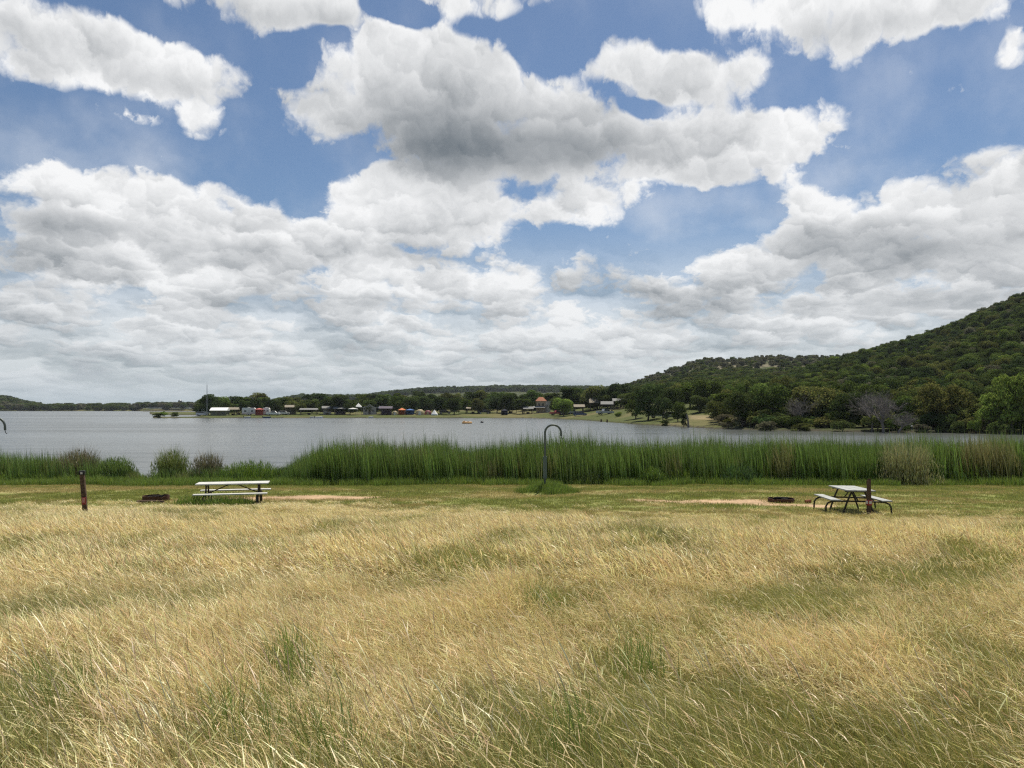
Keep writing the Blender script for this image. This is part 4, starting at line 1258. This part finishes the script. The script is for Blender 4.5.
def dome_tent(col, back, w, h, mt, label, flap=None):
    r = thing('dome_tent', col, back, label, 'tent', 'canopies and tents on the far shore')
    mb = MB(); n, m_ = 14, 7
    vs = []
    for i_ in range(m_):
        t = i_ / m_ * PI / 2
        for k in range(n):
            a = 2 * PI * k / n
            q = math.cos(t) ** .7
            e = 1 + .06 * math.cos(4 * a)
            vs.append((w / 2 * q * math.cos(a) * e, w / 2 * .9 * q * math.sin(a) * e, h * math.sin(t)))
    vs.append((0, 0, h))
    fs = [(i_ * n + k, i_ * n + (k + 1) % n, (i_ + 1) * n + (k + 1) % n, (i_ + 1) * n + k) for i_ in range(m_ - 1) for k in range(n)]
    fs += [((m_ - 1) * n + k, (m_ - 1) * n + (k + 1) % n, len(vs) - 1) for k in range(n)]
    mb.poly(vs, fs); mb.build('shell', mt, r, True)
    MB().prism([(-w * .16, .02), (w * .16, .02), (w * .12, h * .6), (0, h * .72), (-w * .12, h * .6)], -w * .46, -w * .40).build('door_flap', flap or M_OFFW, r)
    return r
def ridge_tent(col, back, w, h, mt, label):
    r = thing('pointed_tent', col, back, label, 'tent', 'canopies and tents on the far shore')
    n = 10
    vs = [(w / 2 * math.cos(2 * PI * k / n), w / 2 * math.sin(2 * PI * k / n), 0) for k in range(n)] + [(w * .46 * math.cos(2 * PI * k / n), w * .46 * math.sin(2 * PI * k / n), .5) for k in range(n)] + [(0, 0, h)]
    MB().poly(vs, [(k, (k + 1) % n, n + (k + 1) % n, n + k) for k in range(n)] + [(n + k, n + (k + 1) % n, 2 * n) for k in range(n)]).build('shell', mt, r)
    MB().poly([(-.4, -w * .505, .02), (.4, -w * .505, .02), (0, -w * .28, h * .52)], [(0, 1, 2)]).build('door_flap', M_OFFW, r)
    MB().tube([(0, 0, h - .1), (0, 0, h + .3)], .04, 6).build('pole', M_TIMBER, r)
    return r
def shelter(col, back, w, h, roof, label, d=4.0, rise=.9, wall=None):
    r = thing('picnic_shelter', col, back, label, 'shelter', 'picnic shelters on the far shore')
    a = w / 2
    MB().prism([(-d / 2 - .4, h), (d / 2 + .4, h), (d / 2 + .4, h + .14), (0, h + rise + .14), (-d / 2 - .4, h + .14)], -a - .3, a + .3, 'X').build('roof', roof, r)
    for sx in (-1, 1):
        for sy in (-1, 1):
            MB().box((sx * (a - .2), sy * (d / 2 - .2), h / 2 - .05), (.18, .18, h + .08)).build('post', M_TIMBER, r)
    if wall:
        MB().box((0, d / 2 - .3, h / 2 - .1), (w - .7, .12, h - .1)).build('back_wall', wall, r)
    MB().box((0, 0, .72), (1.8, .75, .06)).box((0, 0, .36), (1.2, .08, .68)).box((0, -.62, .44), (1.8, .26, .05)).box((0, .62, .44), (1.8, .26, .05)).box((0, 0, .40), (.08, 1.4, .06)).build('table', M_TIMBER, r)
    return r

# radio mast at the end of the peninsula
r = thing('antenna_mast', 207, 20, 'thin grey antenna mast standing beside the white-roofed building', 'mast', rz=0)
mb = MB()
H_ = (HOR - 385) / FPX * 308 + CAMZ - r.location.z
for k in range(3):
    a = 2 * PI * k / 3
    mb.tube([(.24 * math.cos(a), .24 * math.sin(a), -.1), (.10 * math.cos(a), .10 * math.sin(a), H_)], .035, 5)
mb.build('tower_leg', M_STEEL, r)
mb = MB()
for q in range(22):
    z = .3 + q * (H_ - .5) / 22; s = .24 - .14 * z / H_; s2 = .24 - .14 * (z + .5) / H_
    for k in range(3):
        a, b = 2 * PI * k / 3, 2 * PI * (k + 1) / 3
        mb.tube([(s * math.cos(a), s * math.sin(a), z), (s2 * math.cos(b), s2 * math.sin(b), z + .5)], .014, 4)
mb.build('bracing', M_STEEL, r)
MB().tube([(0, 0, H_), (0, 0, H_ + 1.0)], .025, 5).build('whip_antenna', M_STEEL, r)

# white-roofed building
r = thing('boathouse', 220, 22, 'low olive walled building with a bright white metal roof', 'building', rz=.1)
MB().box((0, 0, .95), (6.2, 4.4, 2.0)).build('wall', M_OLIVEW, r)
MB().prism([(-2.7, 1.97), (2.7, 1.97), (2.7, 2.1), (0, 3.25), (-2.7, 2.1)], -3.4, 3.4, 'X').build('roof', M_WHITE, r)
for x in (-1.8, 1.9): MB().box((x, -2.203, 1.1), (.9, .04, .7)).build('window', M_GLASS, r)
MB().box((.1, -2.204, .9), (.95, .05, 1.75)).build('door', M_TIMBER, r)

truck(202, 24, 'white car parked left of the antenna mast', M_WHITE, 'parked_car', 'car')
trailer(206.5, 32, 3.6, 2.5, 'small white trailer directly behind the antenna mast', rz=.2)
shelter(233, 26, 4.2, 2.2, M_ROOFT, 'tan roofed shelter just right of the white-roofed building')
shelter(239, 34, 3.2, 2.3, M_ROOFB, 'brown roofed shelter left of the big white trailer')
trailer(249, 24, 5.0, 3.1, 'big white trailer immediately left of the red awning', stripe=M_RED)
canopy(259.5, 22, 3.2, 2.5, M_RED, 'faded red canopy with red walls between the white trailers', .5, wall=M_RED)
trailer(266.5, 27, 2.6, 3.0, 'short white trailer immediately right of the red awning', stripe=M_MAROON)
truck(273, 21, 'white pickup parked right of the trailers', M_WHITE, rz=.15)
truck(284, 26, 'white car parked under the olive tree', M_OFFW, 'parked_car', 'car')
shelter(291, 30, 4.4, 2.9, M_ROOFT, 'long shelter with a pale tan roof beneath the olive tree', wall=M_OLIVEW)
shelter(309, 27, 6.6, 2.0, M_ROOFG, 'wide low grey roofed shelter above the moored white boat', rise=.6)
shelter(327, 30, 3.6, 2.5, M_ROOFG, 'grey roofed shelter with a pale end, right of the wide low one', wall=M_OFFW)
shelter(340, 28, 4.6, 2.4, M_ROOFG, 'grey roofed shelter under the largest dark tree', wall=M_PURPLE)
canopy(353, 24, 3.6, 2.6, M_OFFW, 'off white canopy left of the pointed white one', .4)
canopy(358.5, 31, 2.6, 3.2, M_WHITE, 'small bright white canopy with a sharp peak beside the pale stone house', 1.5)
# pale stone house
r = thing('stone_house', 370, 30, 'pale grey stone house with a stepped gable under the dark trees', 'house', rz=.1)
MB().prism([(-2.6, -.1), (2.6, -.1), (2.6, 2.6), (1.2, 3.1), (.2, 4.0), (-1.0, 3.3), (-2.6, 2.7)], -2, 2).build('wall', M_STONE, r)
MB().prism([(-2.8, 2.72), (-1.0, 3.32), (.2, 4.03), (1.2, 3.13), (2.8, 2.62), (2.8, 2.8), (1.2, 3.32), (.2, 4.22), (-1.0, 3.5), (-2.8, 2.9)], -2.2, 2.2).build('roof', M_OFFW, r)
for x in (-1.5, 1.5): MB().box((x, -2.003, 1.5), (.8, .05, .9)).build('window', M_GLASS, r)
MB().box((0, -2.004, .95), (.9, .06, 1.9)).build('door', M_TIMBER, r)
shelter(386, 24, 4.8, 2.5, M_PURPLE, 'dark shelter with purple shade between the stone house and the orange tent', wall=M_PURPLE)
canopy(380, 30, 1.8, 2.9, M_WHITE, 'tiny white canopy touching the right side of the stone house', .7)
dome_tent(395, 22, 2.0, 1.7, M_TAN, 'small tan tent left of the orange tent')
canopy(402, 24, 2.7, 2.0, M_ORANGE, 'orange canopy with orange walls on the shore', .8, wall=M_ORANGE)
canopy(410, 25, 3.6, 1.9, M_BLUE, 'blue canopy with blue walls right of the orange one', .5, wall=M_BLUE)
dome_tent(420, 22, 3.4, 2.3, M_TAN, 'large tan tent right of the blue canopy')
dome_tent(428, 24, 2.8, 1.8, M_MAROON, 'maroon tent between the large tan tent and the white pointed tent', M_TAN)
ridge_tent(434.5, 20, 2.8, 2.3, M_WHITE, 'white pointed tent near the water')
truck(445, 30, 'black car parked right of the white pointed tent', M_BLACKP, 'parked_car', 'car')
shelter(473, 34, 5.2, 1.9, M_ROOFT, 'long tan roofed shelter above the orange raft', rise=.6)
truck(484, 30, 'black pickup parked between the long tan shelter and the navy canopy', M_BLACKP, rz=.1)
canopy(504.5, 20, 2.7, 1.9, M_NAVY, 'navy blue canopy with dark walls on the lawn', .3, wall=M_NAVY)
shelter(511, 36, 5.0, 2.2, M_ROOFT, 'tan roofed shelter directly behind the navy canopy', rise=.6)
shelter(528, 30, 3.6, 1.9, M_ROOFG, 'grey roofed shelter left of the orange-roofed tower')

# building with the orange roof and a round stone tower
r = thing('tower_house', 541, 40, 'tan house with an orange tiled roof and a round pale stone tower', 'house', rz=.05)
zt = (HOR - 397) / FPX * 310 + CAMZ - r.location.z
MB().box((0, 0, zt * .37), (3.6, 3.6, zt * .76)).build('wall', M_TANW, r)
MB().poly([(-2.2, -2.2, zt * .75), (2.2, -2.2, zt * .75), (2.2, 2.2, zt * .75), (-2.2, 2.2, zt * .75), (-.8, 0, zt), (.8, 0, zt)],
          [(0, 1, 5, 4), (1, 2, 5), (2, 3, 4, 5), (3, 0, 4), (3, 2, 1, 0)]).build('roof', M_TERRA, r)
tw = MB().tube([(2.6, -1.2, -.2), (2.6, -1.2, zt * .70)], 1.15, 18).build('tower', M_STONE, r)
MB().tube([(2.6, -1.2, zt * .70), (2.6, -1.2, zt * .74)], 1.28, 18).build('parapet', M_STONE, tw)
MB().box((2.3, -2.33, zt * .45), (.35, .08, .8)).build('window', M_GLASS, tw)
for x in (-.9, .6): MB().box((x, -1.803, zt * .52), (.7, .05, .9)).build('window', M_GLASS, r)
MB().prism([(-3.6, 1.9), (-1.8, 2.5), (-1.8, 2.65), (-3.7, 2.05)], -3.4, 1.4, 'X').build('porch_roof', M_ROOFG, r)
for x in (-3.2, -1, 1.2): MB().box((x, -3.4, .9), (.15, .15, 2.0)).build('porch_post', M_TIMBER, r)

truck(557, 24, 'red pickup on the lawn right of the tower house', M_RED, rz=.25)
shelter(558, 40, 3.2, 2.6, M_ROOFT, 'pale roofed shelter behind the red pickup')
truck(566, 30, 'black car under the brighter green tree', M_BLACKP, 'parked_car', 'car')
truck(572, 36, 'silver car under the tallest dark tree', M_SILVER, 'parked_car', 'car')
truck(580, 24, 'dark blue car in front of the small tan shelter', M_BLUEP, 'parked_car', 'car')
shelter(579, 38, 3.4, 2.4, M_ROOFT, 'small tan roofed shelter right of the tallest dark tree')
shelter(595, 62, 3.8, 2.6, M_ROOFT, 'tan shelter with a tall steep roof near the wooded slope', rise=1.5)
shelter(607, 50, 3.6, 2.4, M_ROOFG, 'low grey roofed shelter right of the steep roofed one', rise=1.0)
truck(605, 36, 'silver pickup parked below the low grey shelter', M_SILVER, rz=.3)
shelter(617, 66, 2.6, 2.5, M_ROOFG, 'small grey shelter just above the yellow bush')
shelter(627, 70, 2.8, 2.6, M_WHITE, 'pale roofed shelter at the right end of the lawn')
truck(660, 24, 'white car half hidden behind the drooping waterline tree', M_WHITE, 'parked_car', 'car')
truck(673, 22, 'small white car between two trunks right of the drooping tree', M_OFFW, 'parked_car', 'car')
truck(707, 46, 'silver car parked above the sandy clearing', M_SILVER, 'parked_car', 'car')

# far water tower above the left shore
r = empty('water_tower', ((180 - 512) / FPX * 1000, 1000, WATER + .5), 0, 'tiny water tower above the trees of the far left shore', 'water tower')
H_ = (HOR - 401.5) / FPX * 1000 + CAMZ - WATER
MB().ball((0, 0, H_), (2.6, 2.6, 1.9)).build('tank', M_STEEL, r, True)
for k in range(4):
    a = PI / 4 + k * PI / 2
    MB().tube([(2.2 * math.cos(a), 2.2 * math.sin(a), -1), (1.6 * math.cos(a), 1.6 * math.sin(a), H_ - .8)], .28, 6).build('leg', M_STEEL, r)

# ---- boats
def hull(mb, L, B, h, flat=False):
    n = 9; vs = []; fs = []
    for i_ in range(n):
        t = i_ / (n - 1); x = -L / 2 + L * t
        b = B / 2 * (1 - max(0, (t - .55) / .45) ** 2) * (.85 + .15 * min(1, t * 3))
        b = max(b, .03); zb = -.15 + (.35 * max(0, (t - .6) / .4) ** 2)
        vs += [(x, -b, h + .12 * t), (x, -b * .7, zb), (x, b * .7, zb), (x, b, h + .12 * t), (x, b * .82, h + .05 + .12 * t), (x, b * .6, h * .35), (x, -b * .6, h * .35), (x, -b * .82, h + .05 + .12 * t)]
    for i_ in range(n - 1):
        for k in range(8):
            a = i_ * 8; fs.append((a + k, a + (k + 1) % 8, a + 8 + (k + 1) % 8, a + 8 + k))
    fs += [tuple(range(8))[::-1], tuple((n - 1) * 8 + k for k in range(8))]
    mb.poly(vs, fs)
    return mb
def boat(col, Y, L, mt, label, rz, motor=True):
    x = (col - 512) / FPX * Y
    r = empty('small_boat', (x, Y, WATER + .02), rz, label, 'boat', 'small boats by the far shore')
    hull(MB(), L, L * .36, .45).build('hull', mt, r)
    MB().box((-.1 * L, 0, .34), (.28, L * .30, .05)).box((.15 * L, 0, .36), (.28, L * .28, .05)).build('seat', M_TIMBER, r)
    if motor:
        MB().box((-L / 2 - .12, 0, .55), (.3, .28, .45), bevel=.05).box((-L / 2 - .15, 0, .15), (.12, .1, .6)).build('outboard_motor', M_BLACKP, r)
    return r
boat(319, 283, 2.9, M_WHITE, 'white boat moored at the waterline below the wide low shelter', .1)
boat(312.5, 284, 1.9, M_OFFW, 'small pale dinghy just left of the moored white boat', -.2, False)
boat(247.5, 284, 2.4, M_SILVER, 'grey boat at the waterline below the big white trailer', .2)
boat(267, 284, 2.8, M_BLUEP, 'dark boat at the waterline below the red awning', 0.1)
boat(371, 285, 1.8, M_OFFW, 'pale dinghy on the shore below the stone house', .3, False)
# the orange raft with its dark seat, and a dark buoy
Y_ = 186.0
r = empty('inflatable_raft', ((467 - 512) / FPX * Y_, Y_, WATER + .05), .15, 'pale orange inflatable raft floating on the open water', 'raft')
ring = [(1.0 * math.cos(a), .62 * math.sin(a), .14) for a in np.linspace(0, 2 * PI, 25)]
MB().tube(ring, .24, 10, cap=False).build('tube', M_RAFT, r, True)
MB().box((0, 0, .03), (1.7, .95, .06)).build('floor', M_TAN, r)
MB().tube([(-.72, -.45, .42), (-.72, .45, .42)], .20, 10).build('backrest', M_RAFT, r, True)
MB().box((.3, 0, .28), (.5, .6, .40), bevel=.08).build('dark_bag', M_BLACKP, r)
Y_ = 196.0
r = empty('buoy', ((482 - 512) / FPX * Y_, Y_, WATER), 0, 'dark buoy floating just right of the orange raft', 'buoy')
MB().ball((0, 0, .12), (.42, .42, .30)).build('float', M_BLACKP, r, True)
MB().tube([(0, 0, .3), (0, 0, .62)], .05, 6).build('stem', M_STEEL, r)
# stumps in the shallows
for k, (c, lab) in enumerate(((601, 'left one of two short stumps in the shallows of the shore bend'), (607, 'right one of two short stumps in the shallows of the shore bend'))):
    D = float(np.interp(c, SH_C, SH_D)) - 3
    s_ = MB().tube([(0, 0, -.6), (.05, 0, .3), (.02, .03, .75)], .24, 9, .18).build('stump', POSTW)
    s_.location = ((c - 512) / FPX * D, D, WATER); tag(s_, lab, 'stump', 'stumps in the shallows')
# a pale dead trunk beside the juniper
Y_ = 148.0
s_ = MB().tube([((688.5 - 512) / FPX * Y_, Y_, WATER - .2), ((688 - 512) / FPX * Y_, Y_, WATER + 1.4), ((686.5 - 512) / FPX * Y_, Y_, WATER + 2.6)], .22, 8, .10).build('dead_trunk', GREYBARK_M, None, True)
tag(s_, 'pale dead trunk standing at the waterline beside the small juniper', 'dead tree')

# ---- white bird on the right bank: one continuous body
def wading_bird(col, row, Y, label):
    x = (col - 512) / FPX * Y
    z = CAMZ + (HOR - row) / FPX * Y
    pts_ = [(-.42, 0, .52), (-.25, 0, .56), (0, 0, .62), (.18, 0, .68), (.28, 0, .80), (.24, 0, .95), (.30, 0, 1.08), (.38, 0, 1.10), (.56, 0, 1.07)]
    rad = [.02, .08, .13, .10, .045, .032, .035, .045, .008]
    mb = MB(); n = 10; rings = []
    for q, (p0, r0) in enumerate(zip(pts_, rad)):
        p0 = Vector(p0)
        d = (Vector(pts_[min(q + 1, len(pts_) - 1)]) - Vector(pts_[max(q - 1, 0)])).normalized()
        u = Vector((0, 1, 0)); s = d.cross(u)
        rings.append([mb.b.verts.new(p0 + (u * math.cos(2 * PI * k / n) * .8 + s * math.sin(2 * PI * k / n)) * r0) for k in range(n)])
    for a, c in zip(rings, rings[1:]):
        for k in range(n): mb.b.faces.new((a[k], a[(k + 1) % n], c[(k + 1) % n], c[k]))
    mb.b.faces.new(rings[0][::-1]); mb.b.faces.new(rings[-1])
    for s in (-1, 1):
        mb.tube([(-.02, s * .05, .55), (.03, s * .055, .28), (-.01, s * .055, 0), (.10, s * .06, .0)], .012, 6)
    o = mb.build('white_bird', M_WHITE, None, True)
    o.location = (x, Y, max(tz(x, Y), WATER)); o.rotation_euler = (0, 0, PI + .3)
    return tag(o, label, 'bird')
wading_bird(912, 424, float(np.interp(912, SH_C, SH_D)) + 1.5, 'small white wading bird at the waterline of the right bank')

# ------------------------------------------------------------------ air
hz = MB().box((0, 0, 44), (6800, 6800, 104)).build('haze', None)
hm = bpy.data.materials.new('pale_air'); hm.use_nodes = True
hm.node_tree.nodes.clear()
T = NT(hm.node_tree)
pv = T.new('ShaderNodeVolumePrincipled'); pv.inputs['Color'].default_value = (.78, .86, .95, 1); pv.inputs['Density'].default_value = .00006; pv.inputs['Anisotropy'].default_value = .2
mo = T.new('ShaderNodeOutputMaterial'); T.t.links.new(pv.outputs[0], mo.inputs['Volume'])
hz.data.materials.append(hm)
tag(hz, kind='stuff')
